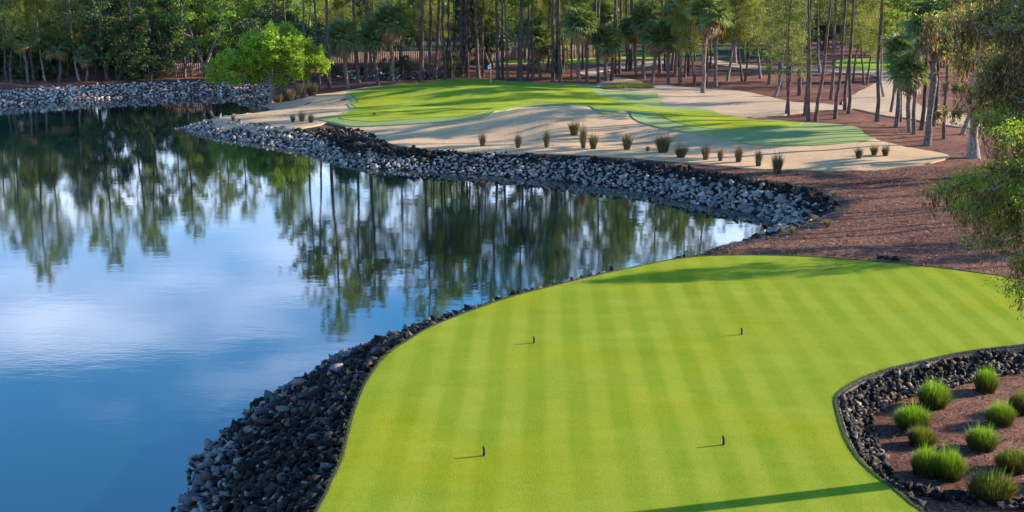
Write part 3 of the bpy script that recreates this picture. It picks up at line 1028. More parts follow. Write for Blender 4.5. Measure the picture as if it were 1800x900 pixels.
# ------------------------------------------------------------ grass clumps
def clump_mesh(name, mat, n, r, h, spread, width, seed, dome=False):
    rs = np.random.RandomState(seed)
    mb = MB()
    a = rs.uniform(0, 2 * pi, n); rr = r * np.sqrt(rs.rand(n))
    bx, by = rr * np.cos(a), rr * np.sin(a)
    lean = spread * (0.25 + 0.75 * rs.rand(n)) * (0.35 + rr / r)
    hh = h * rs.uniform(0.55, 1.0, n) * (np.sqrt(np.clip(1 - (rr / r * .8) ** 2, .1, 1)) if dome else 1)
    aa = a + rs.normal(0, .5, n)
    hh = hh * np.where(rs.rand(n) < .08, 1.35, 1.0)
    K = 4
    side = np.stack([-np.sin(aa + rs.normal(0, 1, n)), np.cos(aa), np.zeros(n)], 1)
    side /= np.linalg.norm(side, axis=1)[:, None]
    P = []
    for k in range(K):
        t = k / (K - 1)
        off = lean * h * t ** 1.7
        c = np.stack([bx + np.cos(aa) * off, by + np.sin(aa) * off, hh * (t - 0.18 * lean * t * t)], 1)
        w = (width * (1 - t) ** .7 + .0015)
        P += [c - side * w, c + side * w]
    V = np.stack(P, 1).reshape(-1, 3)
    base = np.arange(n)[:, None] * (2 * K)
    for k in range(K - 1):
        mb.add(V if k == 0 else np.zeros((0, 3)), np.concatenate([base + 2 * k, base + 2 * k + 1, base + 2 * k + 3, base + 2 * k + 2], 1) if k == 0 else np.zeros((0, 4), int))
    fs = np.concatenate([np.concatenate([base + 2 * k, base + 2 * k + 1, base + 2 * k + 3, base + 2 * k + 2], 1) for k in range(K - 1)])
    return mesh_np(name, V, fs, mat)


BL = [clump_mesh('dry_clump', M['dry_grass'], 260, .20, 1.0, .50, .020, 5 + k) for k in range(3)]
OL = [clump_mesh('olive_clump', M['olive_grass'], 320, .24, 1.0, .46, .020, 15 + k) for k in range(3)]
rs = np.random.RandomState(81)


def clump(u, v, w, h, kind, label, grp):
    x, y, z = gp(u, v)
    me = (BL if kind == 'dry' else OL)[rs.randint(3)]
    k = (y * cos(PITCH)) / F
    sh = h * k * 1.2; sw = w * k / 1.02 * rs.uniform(.9, 1.15)
    o = link('grass_clump', me, None, (x, y, z + 0.03))
    o.scale = (sw, sw, sh)
    o.rotation_euler = (0, 0, rs.uniform(0, 6))
    tag(o, label, 'grass clump', grp)


G1 = 'grass clumps along the lake side of the bunker'
for a in [
    (848, 259, 17, 24, 'dry', 'tan grass clump on the bunker sand, leftmost of the row above the rock bank', G1),
    (911, 262, 15, 25, 'dry', 'slim tan grass clump second from the left along the bunker above the rocks', G1),
    (961, 261, 16, 30, 'dry', 'tall tan grass clump third from the left along the bunker above the rocks', G1),
    (1009, 239, 26, 24, 'olive', 'dark grass clump standing higher up in the middle of the bunker', G1),
    (1025, 263, 16, 42, 'dry', 'tallest narrow brown grass clump just below the clump in mid bunker', G1),
    (1043, 264, 18, 27, 'olive', 'dark green grass clump touching the tallest brown clump on its right', G1),
    (1102, 265, 22, 28, 'olive', 'spiky grass clump alone on the sand right of the dark pair', G1),
    (1138, 268, 9, 10, 'olive', 'tiny dark grass tuft between two big clumps at the bunker edge', G1),
    (1165, 270, 32, 32, 'olive', 'widest fan shaped grey grass clump at the bunker edge', G1),
    (1197, 279, 26, 22, 'olive', 'low olive grass clump right of the widest fan shaped one', G1),
    (1240, 283, 17, 28, 'dry', 'pale straw coloured grass clump with upright plume above black rocks', G1),
    (1266, 285, 16, 25, 'dry', 'small brown grass clump right of the pale plumed one', G1),
    (1298, 287, 20, 27, 'olive', 'round brown green grass clump with its shadow streaks on lit sand', G1),
    (1333, 294, 16, 27, 'olive', 'dark narrow grass clump second from the right end of the rock crest row', G1),
    (1366, 305, 28, 32, 'olive', 'large grey grass clump at the corner where bunker meets mulch', G1),
    (1509, 281, 14, 20, 'olive', 'leftmost of the three dark grass clumps at the right end of the bunker', G1),
    (1536, 275, 18, 18, 'olive', 'middle of the three dark grass clumps at the right end of the bunker', G1),
    (1556, 276, 15, 19, 'olive', 'rightmost of the three dark grass clumps at the right end of the bunker', G1),
    (515, 217, 12, 16, 'dry', 'left of three tan clumps at the lake edge of the sunlit sand', G1),
    (531, 216, 15, 19, 'dry', 'middle and tallest of three clumps at the lake edge of the sunlit sand', G1),
    (547, 218, 14, 16, 'olive', 'right of three clumps at the lake edge of the sunlit sand', G1),
    (377, 208, 15, 12, 'dry', 'low tan clump near the rocky tip of the peninsula', G1),
    (410, 214, 8, 11, 'dry', 'thin small tuft on the sand right of the peninsula tip', G1),
    (491, 181, 20, 14, 'dry', 'low round brown clump right beside the trunk of the bright tree', 'grass clumps behind the bright tree'),
    (512, 177, 17, 19, 'dry', 'tan pointed clump second to the right of the bright tree trunk', 'grass clumps behind the bright tree'),
    (531, 174, 21, 25, 'dry', 'tall grey brown clump third to the right of the bright tree trunk', 'grass clumps behind the bright tree'),
    (549, 170, 22, 23, 'olive', 'bushy dark clump farthest right of the bright tree trunk by the wood', 'grass clumps behind the bright tree'),
    (1455, 399, 17, 13, 'dry', 'flattened tan grass tuft alone on the mulch slope beside the rocks', 'tufts on the mulch slope'),
    (1392, 412, 11, 12, 'dry', 'small pinkish tuft at the water corner by the mulch', 'tufts on the mulch slope'),
]:
    clump(*a)

# planter tufts: dense domes
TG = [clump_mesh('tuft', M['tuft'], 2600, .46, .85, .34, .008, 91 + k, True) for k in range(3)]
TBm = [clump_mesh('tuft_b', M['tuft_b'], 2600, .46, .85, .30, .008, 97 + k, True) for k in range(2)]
for (uc, vb, w, h, br, lab) in [
    (1731, 694, 38, 50, 0, 'small bright green tuft nearest the far stone wall of the planter'),
    (1639, 720, 52, 54, 0, 'green tuft with spiky top near the curve of the planter wall'),
    (1604, 760, 57, 52, 0, 'bright green tuft leftmost in the planter above a smaller rounder one'),
    (1619, 787, 47, 38, 1, 'smaller olive tuft tucked between the leftmost tuft and the largest one'),
    (1625, 840, 48, 60, 0, 'left half of the widest fresh green pair of tufts in the planter'),
    (1666, 846, 52, 64, 0, 'right half of the widest fresh green pair of tufts in the planter'),
    (1759, 753, 47, 49, 0, 'green tuft in front of the brown one at the right frame edge'),
    (1724, 795, 52, 49, 0, 'green tuft in the middle of the planter right of the widest pair'),
    (1796, 731, 44, 48, 1, 'brown tuft cut by the right edge of the frame, upper of two'),
    (1779, 832, 58, 46, 1, 'broad brownish tuft at the right edge above the lowest one'),
    (1743, 883, 80, 62, 1, 'large lowest brown tuft with green tips beside the stone row'),
]:
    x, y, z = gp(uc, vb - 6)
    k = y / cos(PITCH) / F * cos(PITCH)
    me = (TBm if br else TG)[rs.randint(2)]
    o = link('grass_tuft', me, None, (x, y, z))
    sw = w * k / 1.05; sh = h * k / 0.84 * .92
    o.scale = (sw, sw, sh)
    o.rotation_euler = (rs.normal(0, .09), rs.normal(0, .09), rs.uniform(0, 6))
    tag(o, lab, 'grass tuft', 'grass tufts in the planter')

# rough grass mound behind green
x0, y0, _ = gp(1052, 158); x1, y1, _ = gp(1150, 156)
mb = MB(); n = 7000
t = rs.rand(n); X = x0 + (x1 - x0) * t; Y = y0 + (y1 - y0) * t + rs.uniform(-1.0, 2.2, n) * np.sin(pi * t) ** .5
O = np.stack([X, Y, H(X, Y)], 1)
D = rnd_unit(n, rs) * .4 + np.array([0, 0, 1]); D /= np.linalg.norm(D, axis=1)[:, None]
needles(mb, O, D, rs.uniform(.3, .6, n) * (0.5 + np.sin(pi * t) ** .5 * .6), .05, rs)
tag(link('rough_grass', mb.mesh('rough_grass', M['rough'])), 'strip of long rough grass between the green and the back bunker', 'grass', kind='stuff')

# ------------------------------------------------------------ tee markers, flag, small plate
def marker(u, v, h, lab):
    x, y = at(u, v, TZ)
    r = empty('tee_marker', (x, y, TZ))
    tag(r, lab, 'tee marker', 'tee markers')
    mb = MB(); mb.tube([(0, 0, -0.02), (0, 0, h * .5), (-.006, 0, h * .8), (-.022, 0, h)], [.034, .031, .030, .027], 8)
    link('stake', mb.mesh('stake', M['iron'], True), r)
    mb = MB(); mb.tube([(0, 0, 0.0), (0, 0, .018)], [.045, .036], 10)
    link('foot', mb.mesh('foot', M['iron'], True), r)


marker(851, 801, .24, 'black tee marker stake near left on the tee lawn, closest to the lake rocks')
marker(1272, 782, .23, 'black tee marker stake near right on the tee lawn, closest to the planter')
marker(939, 603, .22, 'black tee marker stake far left on the tee lawn')
marker(1304, 588, .22, 'black tee marker stake far right on the tee lawn')

x, y, z = gp(863, 149)
z += .19
r = empty('flagstick', (x, y, z))
tag(r, 'white flagstick with small white flag standing on the putting green', 'flag')
mb = MB(); mb.tube([(0, 0, -.1), (0, 0, 2.15)], [.022, .018], 8); link('pole', mb.mesh('pole', M['white'], True), r)
mb = MB()
gv = [(0.02 + i * .042, .02 * sin(i * 1.4), 0) for i in range(9)]
V = []
for i, (a, b, c) in enumerate(gv):
    V += [(a, b, 1.62 - .02 * i), (a, b, 2.12 - .035 * i)]
V = np.array(V); V2 = V + np.array([0, .006, 0])
Fq = np.array([[2 * i, 2 * i + 2, 2 * i + 3, 2 * i + 1] for i in range(8)])
mb.add(V, Fq); mb.add(V2, Fq[:, ::-1])
fl = link('flag', mb.mesh('flag', M['white']), r)
fl.rotation_euler = (0, 0, R(205))
mb = MB(); mb.tube([(0, -.008, 0), (0, .022, 0)], [.07, .07], 14)
em = link('emblem', mb.mesh('emblem', M['navy']), fl, (0.17, 0, 1.81))
x, y, z = gp(659, 205)
mb = MB(); mb.tube([(0, 0, 0), (0, 0, .05), (0, 0, .08)], [.17, .17, .1], 14)
o = link('marker_plate', mb.mesh('marker_plate', M['iron']), None, (x, y, z + .20))
tag(o, 'small flat dark plate lying near the front left of the putting green', 'plate')

# ------------------------------------------------------------ fences
def fence(p0, p1, h, lab):
    a = np.array(p0[:2]); b = np.array(p1[:2])
    L = np.linalg.norm(b - a); ang = math.atan2(b[1] - a[1], b[0] - a[0])
    zb = min(Hs(*a), Hs(*b)) - .05
    r = empty('board_fence', (a[0], a[1], zb), ang)
    tag(r, lab, 'fence', 'brown board fences at the wood')
    bw = 0.235
    n = int(L / bw)
    mb = MB(); mb.box((0, 0, h / 2), (bw - .012, .03, h)); me = mb.mesh('board', M['fence'])
    rs = np.random.RandomState(int(L * 10))
    for i in range(min(n, 290)):
        o = link('board', me, r, (bw * (i + .5), rs.uniform(-.012, .012), rs.uniform(-.03, .03)))
    for zz in (h * .2, h * .8):
        mb = MB(); mb.box((L / 2, .05, zz), (L, .06, .1)); link('rail', mb.mesh('rail', M['fence']), r)
    for i in range(int(L / 2.6) + 1):
        mb = MB(); mb.box((min(i * 2.6, L), .12, h * .5), (.1, .08, h + .04)); link('post', mb.mesh('post', M['fence']), r)
    return r


fence(gp(272, 136.5), gp(372, 134.5), 1.75, 'brown board fence across the lake beside the three thin pines')
q0, q1 = gp(560, 124), gp(800, 117)
fence(q0, q1, 2.3, 'long shaded brown board fence under the trees behind the left of the green')
q0, q1 = gp(800, 112), gp(1062, 101)
fence(q0, q1, 2.0, 'brown board fence behind the strip of bright lawn')

# ------------------------------------------------------------ trees: meshes
def pine_meshes(seed, Ht, r0, c0, nl=30, dense=14, lean=0.0):
    rs = np.random.RandomState(seed)
    tr = MB(); cr_ = MB()
    n = 12
    zs = np.linspace(0, Ht, n)
    bend = rs.normal(0, .13, (n, 2)).cumsum(0) * .6
    bend[0] = 0
    pts = np.stack([bend[:, 0] + lean * zs, bend[:, 1], zs], 1)
    pts[0, 2] = -.3
    rad = r0 * (1 - .72 * (zs / Ht)); rad[0] *= 1.45
    extra = np.array([[pts[0, 0], pts[0, 1], .35]])
    tr.tube(np.insert(pts, 1, extra, 0), np.insert(rad, 1, r0 * 1.12), 9)
    tips = []
    for i in range(nl):
        t = c0 + (1 - c0) * (i + rs.rand()) / nl
        z = t * Ht
        px_, py_ = np.interp(z, zs, pts[:, 0]), np.interp(z, zs, pts[:, 1])
        a = i * 2.4 + rs.normal(0, .4)
        q = (t - c0) / (1 - c0)
        L = (1.1 + 2.1 * np.sin(pi * min(1, q * .85 + .15))) * rs.uniform(.55, 1.15) * Ht / 20
        up = rs.uniform(-.1, .5) + q * .5
        d = np.array([cos(a), sin(a), up]); d /= np.linalg.norm(d)
        e = np.array([px_, py_, z]) + d * L + np.array([0, 0, .15 * L])
        m_ = np.array([px_, py_, z]) + d * L * .5
        tr.tube([(px_, py_, z), m_, e], [r0 * .22 * (1 - q * .5), r0 * .13, .02], 4)
        for k in range(dense):
            s_ = rs.uniform(.35, 1.05)
            c = np.array([px_, py_, z]) + (e - np.array([px_, py_, z])) * s_ + rs.normal(0, .26, 3) * (L * .4)
            tips.append(c)
    for i in range(8):                 # dead stubs
        z = Ht * rs.uniform(.25, c0); a = rs.uniform(0, 6.3); L = rs.uniform(.3, 1.1)
        px_, py_ = np.interp(z, zs, pts[:, 0]), np.interp(z, zs, pts[:, 1])
        tr.tube([(px_, py_, z), (px_ + cos(a) * L, py_ + sin(a) * L, z + .25 * L)], [.035, .012], 4)
    tips = np.array(tips)
    k = 24
    O = np.repeat(tips, k, 0)
    D = rnd_unit(len(O), rs) + np.array([0, 0, .25]); D /= np.linalg.norm(D, axis=1)[:, None]
    needles(cr_, O, D, rs.uniform(.28, .50, len(O)), .085, rs)
    return tr, cr_


def leafy_meshes(seed, Ht, r0, c0, rad, ncl, per, lsz, asp=.4, cr=.55, droop=0.0, wl=.6, trunks=1):
    rs = np.random.RandomState(seed)
    tr = MB(); cr_ = MB()
    tops = []
    for tnk in range(trunks):
        n = 8
        zs = np.linspace(0, Ht * .92, n)
        ln = rs.normal(0, .08, 2) if trunks == 1 else rs.normal(0, .16, 2)
        b = rs.normal(0, .1, (n, 2)).cumsum(0); b[0] = 0
        pts = np.stack([b[:, 0] + ln[0] * zs + tnk * .3, b[:, 1] + ln[1] * zs, zs], 1); pts[0, 2] = -.3
        rd = r0 * (1 - .8 * zs / Ht); rd[0] *= 1.35
        tr.tube(pts, rd, 8)
        tops.append((zs, pts))
    for i in range(ncl):
        zs, pts = tops[rs.randint(trunks)]
        t = rs.rand() ** .85
        z = Ht * (c0 + (1 - c0) * t)
        prof = np.sin(pi * (0.12 + .88 * t) ** wl) ** .7 if t < .98 else .2
        a = rs.uniform(0, 2 * pi); rr = rad * prof * rs.uniform(.35, 1.05)
        zt = min(z - rr * .25, Ht * .85)
        p0 = np.array([np.interp(zt, zs, pts[:, 0]), np.interp(zt, zs, pts[:, 1]), zt])
        c = np.array([p0[0] + cos(a) * rr, p0[1] + sin(a) * rr, z])
        if i % 3 == 0:
            tr.tube([p0, (p0 + c) / 2 + [0, 0, .1], c], [r0 * .25, r0 * .14, .012], 4)
        m = int(per * rs.uniform(.6, 1.3))
        s_ = cr * rs.uniform(.6, 1.25)
        P = c + rnd_unit(m, rs) * (rs.rand(m, 1) ** .5) * s_ * np.array([1.15, 1.15, .75 + droop])
        cards(cr_, P, lsz * rs.uniform(.6, 1.3, m), lsz * asp * rs.uniform(.7, 1.2, m), rs, up=(0, 0, -1) if droop else None, bias=droop * .7)
    return tr, cr_


def frond_mesh(seed, L, mat, n=18):
    """a costapalmate fan leaf growing along +x"""
    rs = np.random.RandomState(seed)
    mb = MB()
    st = L * .5
    arc = lambda s_: np.array([s_, 0, .10 * s_ - .16 * s_ * s_ / L])
    mb.tube([arc(0), arc(st * .5), arc(st)], [.022, .018, .015], 4)
    for i in range(n):
        t = i / (n - 1) * 2 - 1
        a = t * 2.1
        ln = L * .62 * (1 - .28 * abs(t)) * rs.uniform(.88, 1.1)
        d = np.array([cos(a), sin(a), .06]); w = .045 * (L / 1.5)
        sd_ = np.array([-sin(a), cos(a), 0.0])
        p0 = arc(st) - np.array([cos(a) * .0, 0, 0])
        m_ = p0 + d * ln * .55 + [0, 0, -.03 * ln]
        e = p0 + d * ln + [0, 0, -.42 * ln * rs.uniform(.6, 1.3)]
        V = np.array([p0 - sd_ * w * .4, p0 + sd_ * w * .4, m_ - sd_ * w + [0, 0, .02], m_ + sd_ * w - [0, 0, .02], e])
        mb.add(V, [[0, 1, 3, 2]]); mb.add(V, [[2, 3, 4]])
    return mb


def xf(V, e, loc):
    return V @ euler_np(*e).T + np.array(loc)


FR = [frond_mesh(100 + k, 2.1, None, 22) for k in range(3)]
FR_ME = [f.mesh('frond', M['frond']) for f in FR]
FRD_ME = [f.mesh('frond', M['dead_frond']) for f in FR]


def palm_frond_pose(rs, i, n):
    a = i * 2.399 + rs.normal(0, .2)
    el = R(80) - (i / n) * R(118) + rs.normal(0, .08)
    return a, -el


def palm_trunk(seed, Ht, r0, boots):
    rs = np.random.RandomState(seed)
    mb = MB()
    n = 10
    zs = np.linspace(0, Ht, n); b = rs.normal(0, .05, (n, 2)).cumsum(0); b[0] = 0
    pts = np.stack([b[:, 0], b[:, 1], zs], 1); pts[0, 2] = -.3
    rd = r0 * (1 + .12 * np.sin(zs * 1.9 + seed)); rd[0] *= 1.3
    mb.tube(pts, rd, 10)
    if boots:
        for k in range(46):
            z = Ht * rs.uniform(.55, 1.0); a = rs.uniform(0, 6.3)
            x, y = np.interp(z, zs, pts[:, 0]), np.interp(z, zs, pts[:, 1])
            mb.tube([(x + cos(a) * r0 * .7, y + sin(a) * r0 * .7, z), (x + cos(a) * r0 * 1.7, y + sin(a) * r0 * 1.7, z + .22)], [.06, .03], 4, 1)
    return mb, (pts[-1, 0], pts[-1, 1], Ht)


def palm_crown(seed, n=42, dead=8):
    rs = np.random.RandomState(seed)
    g, d = MB(), MB()
    for i in range(n + dead):
        isd = i >= n
        a, el = palm_frond_pose(rs, i, n + dead * .55) if not isd else (rs.uniform(0, 6.3), R(55) + rs.normal(0, .15))
        src = FR[rs.randint(3)]
        s_ = rs.uniform(.85, 1.15)
        e = euler_np(a, el, rs.normal(0, .25))
        tgt = d if isd else g
        for lst in (src.Q, src.T):
            pass
        V = np.concatenate(src.V) @ e.T * s_
        n0 = tgt.n
        tgt.V.append(V)
        for q, mq in zip(src.Q, src.mq):
            tgt.Q.append(q + n0); tgt.mq.append(mq)
        for q, mq in zip(src.T, src.mt):
            tgt.T.append(q + n0); tgt.mt.append(mq)
        tgt.n += len(V)
    return g, d


def mk(pair, mats):
    return [p.mesh('m', m_, smooth=(i == 0)) for i, (p, m_) in enumerate(zip(pair, mats))]


PINE = [mk(pine_meshes(200 + k, h, r, c, nl, 12), (M['bark'], M['needle']))
        for k, (h, r, c, nl) in enumerate([(19, .18, .50, 32), (21.5, .20, .56, 30), (17, .15, .48, 28), (23, .22, .54, 36), (18.5, .16, .62, 22)])]
PINE_H = [19, 21.5, 17, 23, 18.5]
MID = [mk(leafy_meshes(300 + k, h, r, c, rd * 1.15, int(n * 1.3), 130, .25, .20, .62, dr, .8, tk), (M['bark'] if k % 2 else M['grey_bark'], M['cyp']))
       for k, (h, r, c, rd, n, dr, tk) in enumerate([(12.5, .15, .34, 2.0, 92, .35, 1), (10.5, .12, .38, 1.8, 76, .3, 2), (14, .16, .40, 2.2, 105, .3, 1), (11.5, .13, .30, 2.3, 84, .2, 2)])]
OAK = [mk(leafy_meshes(350 + k, h, .22, .28, rd, 105, 60, .26, .6, .75, 0, .7, 2), (M['grey_bark'], M['oak_leaf']))
       for k, (h, rd) in enumerate([(9.5, 3.4), (8.5, 3.0)])]
SHR = [mk(leafy_meshes(370 + k, h, .09, .02, rd, 60, 60, .30, .5, .7, 0, .55, 3), (M['grey_bark'], M['dark_leaf']))
       for k, (h, rd) in enumerate([(4.2, 2.2), (6.0, 2.3), (3.0, 2.4)])]
DARKT = [mk(leafy_meshes(390 + k, h, .16, .22, rd, 95, 58, .34, .5, .75, 0, .7, 2), (M['bark'], M['dark_leaf']))
         for k, (h, rd) in enumerate([(10, 2.6), (8, 2.8)])]
PALM_T = []
for k, (h, bt) in enumerate([(5.2, True), (6.2, False), (4.2, True), (7.2, True)]):
    t_, top = palm_trunk(400 + k, h, .19, bt)
    PALM_T.append((t_.mesh('trunk', [M['palm_bark'], M['boot']], True), top, h))
PALM_C = []
for k in range(3):
    g, d = palm_crown(420 + k)
    PALM_C.append((g.mesh('crown', M['frond']), d.mesh('skirt', M['dead_frond'])))

TREES = []       # (root, kind, front, u)


def place(meshes, name, x, y, sc, rz, lean=0.0, parts=('trunk', 'crown')):
    r = empty(name, (x, y, Hs(x, y)), rz, sc)
    if lean:
        r.rotation_euler = (0, lean, 0)
    for nme, me in zip(parts, meshes):
        link(nme, me, r)
    return r


def palm(x, y, sc, rz, seed, full=False, ti=None):
    rs = np.random.RandomState(seed)
    ti = rs.randint(4) if ti is None else ti
    me, top, h = PALM_T[ti]
    r = empty('palm_tree', (x, y, Hs(x, y)), rz, sc)
    link('trunk', me, r)
    if full:
        for i in range(40):
            a, el = palm_frond_pose(rs, i, 44)
            o = link('frond', FR_ME[rs.randint(3)], r, top)
            o.rotation_euler = (rs.normal(0, .25), el, a)
            s_ = rs.uniform(.85, 1.15); o.scale = (s_, s_, s_)
        for i in range(8):
            o = link('frond', FRD_ME[rs.randint(3)], r, (top[0], top[1], top[2] - .1))
            o.rotation_euler = (0, R(55) + rs.normal(0, .15), rs.uniform(0, 6.3))
            o['label'] = 'dead brown drooping frond'
    else:
        g, d = PALM_C[rs.randint(3)]
        link('crown', g, r, top); link('dead_fronds', d, r, top)
    return r


ZONES = [(-900, 260, 'on the far mulch bank left of the brown fence across the lake'), (260, 560, 'on the far mulch bank around the brown fence across the lake'),
         (560, 760, 'in front of the rubble behind the left of the green'), (760, 905, 'behind the green left of or near the flag'),
         (905, 1060, 'behind the green between the flag and the sandy path'), (1060, 1180, 'on the mulch just right of the sandy path behind the green'),
         (1180, 1290, 'above the top of the back bunker'), (1290, 1440, 'on the mulch beside the right half of the back bunker'),
         (1440, 1560, 'at the fork of the sandy path on the right'), (1560, 2600, 'in the clump right of the sandy path fork')]


def zone(u):
    for a, b, s_ in ZONES:
        if a <= u < b:
            return s_
    return ZONES[-1][2]


FRONT = []
rs = np.random.RandomState(500)
# (u, v of the foot, kind, scale, lean)
LIST = [(232, 139, 'P', .8, .03), (263, 138, 'P', .75, .01), (325, 137, 'P', .75, 0), (20, 146, 'M', .9, 0), (50, 145, 'S', .75, 0), (104, 143.5, 'S', 1.0, 0),
        (80, 143, 'M', .8, .05), (140, 142, 'M', 1.0, 0), (152, 142.5, 'S', .65, 0), (190, 141, 'D', 1.0, 0), (358, 134, 'O', 1.0, 0), (12, 143, 'P', .9, 0), (60, 140, 'P', .9, 0),
        (205, 139, 'D', .9, 0), (285, 134, 'D', .8, 0), (170, 138, 'P', .85, 0), (415, 139, 'D', .5, 0),
        (541, 155, 'P', .9, 0), (562, 156, 'P', .85, -.03), (579, 163, 'P', .8, 0), (612, 158, 'S', 1.05, 0), (630, 145, 'P', 1, 0), (643, 143, 'P', .9, 0),
        (665, 150, 'S', 1.0, 0), (692, 150, 'S', 1.1, 0), (652, 138, 'P', 1.1, 0), (740, 145, 'P', 1.15, 0), (757, 138, 'P', .8, 0), (765, 139, 'P', .8, .02), (782, 140, 'P', .9, 0),
        (793, 137, 'P', .9, 0), (811, 134, 'P', 1, 0), (822, 136, 'P', .8, 0), (841, 138, 'P', .9, 0), (849, 134, 'P', .7, 0), (875, 142, 'P', 1, 0), (883, 138, 'P', .8, 0), (893, 146, 'P', .85, 0),
        (910, 143, 'P', .8, 0), (917, 145, 'P', 1, 0), (928, 143, 'P', .8, 0), (936, 143, 'P', .8, 0), (950, 138, 'S', 1.0, 0), (963, 127, 'P', .9, 0), (972, 143, 'P', .9, 0), (980, 136, 'P', 1.15, 0),
        (985, 143, 'P', .8, 0), (990, 128, 'P', .9, 0), (1004, 140, 'P', .8, 0), (1018, 145, 'S', 1.0, 0), (1025, 122, 'P', .9, 0), (1032, 145, 'S', .85, 0), (1052, 145, 'P', 1.2, .02),
        (1066, 144, 'SF', 1.0, 0), (1075, 143, 'P', .9, 0), (1081, 130, 'P', .9, 0), (1089, 130, 'P', .9, 0), (1101, 125, 'P', .9, 0), (1109, 125, 'P', .9, 0), (1119, 134, 'S', 1.0, 0),
        (1132, 138, 'SF', 1.05, 0), (1146, 146, 'SF', .95, 0), (1160, 128, 'P', 1, 0), (1169, 124, 'P', .9, 0), (1175, 147, 'S', .95, 0), (1181, 124, 'P', .8, 0), (1196, 148, 'SF', 1.0, 0),
        (1204, 136, 'P', .9, 0), (1210, 132, 'P', .9, 0), (1221, 151, 'M', .9, 0), (1236, 165, 'SF', 1.1, 0), (1241, 147, 'P', .9, 0), (1248, 121, 'P', .9, 0), (1258, 151, 'S', 1.0, 0),
        (1277, 143, 'M', 1.0, 0), (1293, 112, 'M', 1.3, 0), (1305, 143, 'M', .9, 0), (1337, 138, 'M', 1.0, 0), (1352, 148, 'P', 1, 0), (1361, 170, 'M', .9, .02), (1372, 152, 'P', 1, 0),
        (1382, 201, 'M', .9, 0), (1389, 143, 'P', .9, 0), (1405, 168, 'P', 1.15, 0), (1421, 213, 'P', .8, -.06), (1415, 203, 'P', .8, 0), (1434, 213, 'P', .6, .06), (1461, 175, 'P', 1, 0),
        (1468, 209, 'P', 1.0, .02), (1485, 194, 'P', 1.0, 0), (1492, 200, 'P', .9, 0), (1501, 143, 'M', .9, 0), (1519, 149, 'M', .9, 0), (1541, 214, 'P', .9, 0), (1555, 172, 'M', .8, 0),
        (1566, 199, 'P', .8, 0), (1575, 223, 'SF', .9, 0), (1583, 214, 'P', .7, 0), (1599, 233, 'SF', .85, .03), (1606, 236, 'P', 1.0, 0), (1620, 228, 'P', .8, 0),
        (1629, 256, 'SF', 1.15, 0), (1641, 222, 'P', .8, 0), (1659, 244, 'P', .85, 0), (1690, 236, 'M', .9, 0)]
NMAP = {'P': ('pine_tree', 'pine'), 'M': ('slender_tree', 'slender leafy tree'), 'S': ('palm_tree', 'fan palm'), 'SF': ('palm_tree', 'fan palm'),
        'O': ('oak_tree', 'spreading leafy tree'), 'D': ('dark_tree', 'dark bushy evergreen')}
pos_all = []
for (u, v, k, sc, lean) in LIST:
    x, y, z = gp(u, v)
    pos_all.append((x, y))
    rz = rs.uniform(0, 6.3)
    if k == 'P':
        pv = rs.randint(5)
        if 530 < u < 830: pv = 3 + pv % 2; sc = max(sc, 1.0)
        if 1380 < u < 1560: pv = 4; sc = max(sc, .95)
        r = place(PINE[pv], 'pine_tree', x, y, sc, rz, lean)
    elif k == 'M':
        r = place(MID[rs.randint(4)], 'slender_tree', x, y, sc, rz, lean)
    elif k == 'O':
        r = place(OAK[rs.randint(2)], 'oak_tree', x, y, sc, rz)
    elif k == 'D':
        r = place(DARKT[rs.randint(2)], 'dark_tree', x, y, sc, rz)
    else:
        ti = {1236: 3, 1629: 3, 1575: 1}.get(u)
        r = palm(x, y, sc, rz, int(u * 7 + v), k == 'SF', ti)
    FRONT.append((r, k, u, v, sc))

# fill: trees standing deeper in the wood
def free(x, y, dmin):
    return all((x - a) ** 2 + (y - b) ** 2 > dmin * dmin for a, b in pos_all)


PATHP = [smooth_poly(px(PATH_R), 3), smooth_poly(px(PATH_C), 3), smooth_poly(px(LAWN_R), 2)]


def onpath(x, y):
    return any(float(sdist(p, np.array([x]), np.array([y]))[0]) < 0.8 for p in PATHP)


BACK = []
tries = 0
want = [('P', 88), ('M', 112), ('S', 64), ('D', 26), ('O', 5)]
for k, cnt in want:
    c = 0
    while c < cnt and tries < 9000:
        tries += 1
        u = rs.uniform(-260, 1800); D = rs.uniform(142, 225)
        if k == 'D' and u > 620 and rs.rand() < .7: continue
        x = (u - 900) / F * D
        if u < 620 and D < 150: continue
        if 1240 < u < 1600 and D < 150: continue
        if 480 < u < 830 and D < 160 and k in 'MDOS': continue
        if sdist(LAKE_S, np.array([x]), np.array([D]))[0] < 7: continue
        if not free(x, D, 1.6) or onpath(x, D): continue
        if 860 < u < 1260 and rs.rand() < .25: continue
        pos_all.append((x, D))
        sc = rs.uniform(.75, 1.12); rz = rs.uniform(0, 6.3)
        if k == 'P': r = place(PINE[rs.randint(5)], 'pine_tree', x, D, sc, rz)
        elif k == 'M': r = place(MID[rs.randint(4)], 'slender_tree', x, D, sc, rz)
        elif k == 'O': r = place(OAK[rs.randint(2)], 'oak_tree', x, D, sc, rz)
        elif k == 'D': r = place(DARKT[rs.randint(2)], 'dark_tree', x, D, sc, rz)
        else: r = palm(x, D, sc, rz, tries)
        BACK.append((r, k, u))
        c += 1
for (x, y, kk, sc) in [(24.8, 51.6, 0, .64), (33.0, 58.5, 2, .70), (29.5, 54.8, 1, .60)]:
    r = place(MID[kk], 'slender_tree', x, y, sc, 1.0)
    pos_all.append((x, y)); BACK.append((r, 'M', 2100))
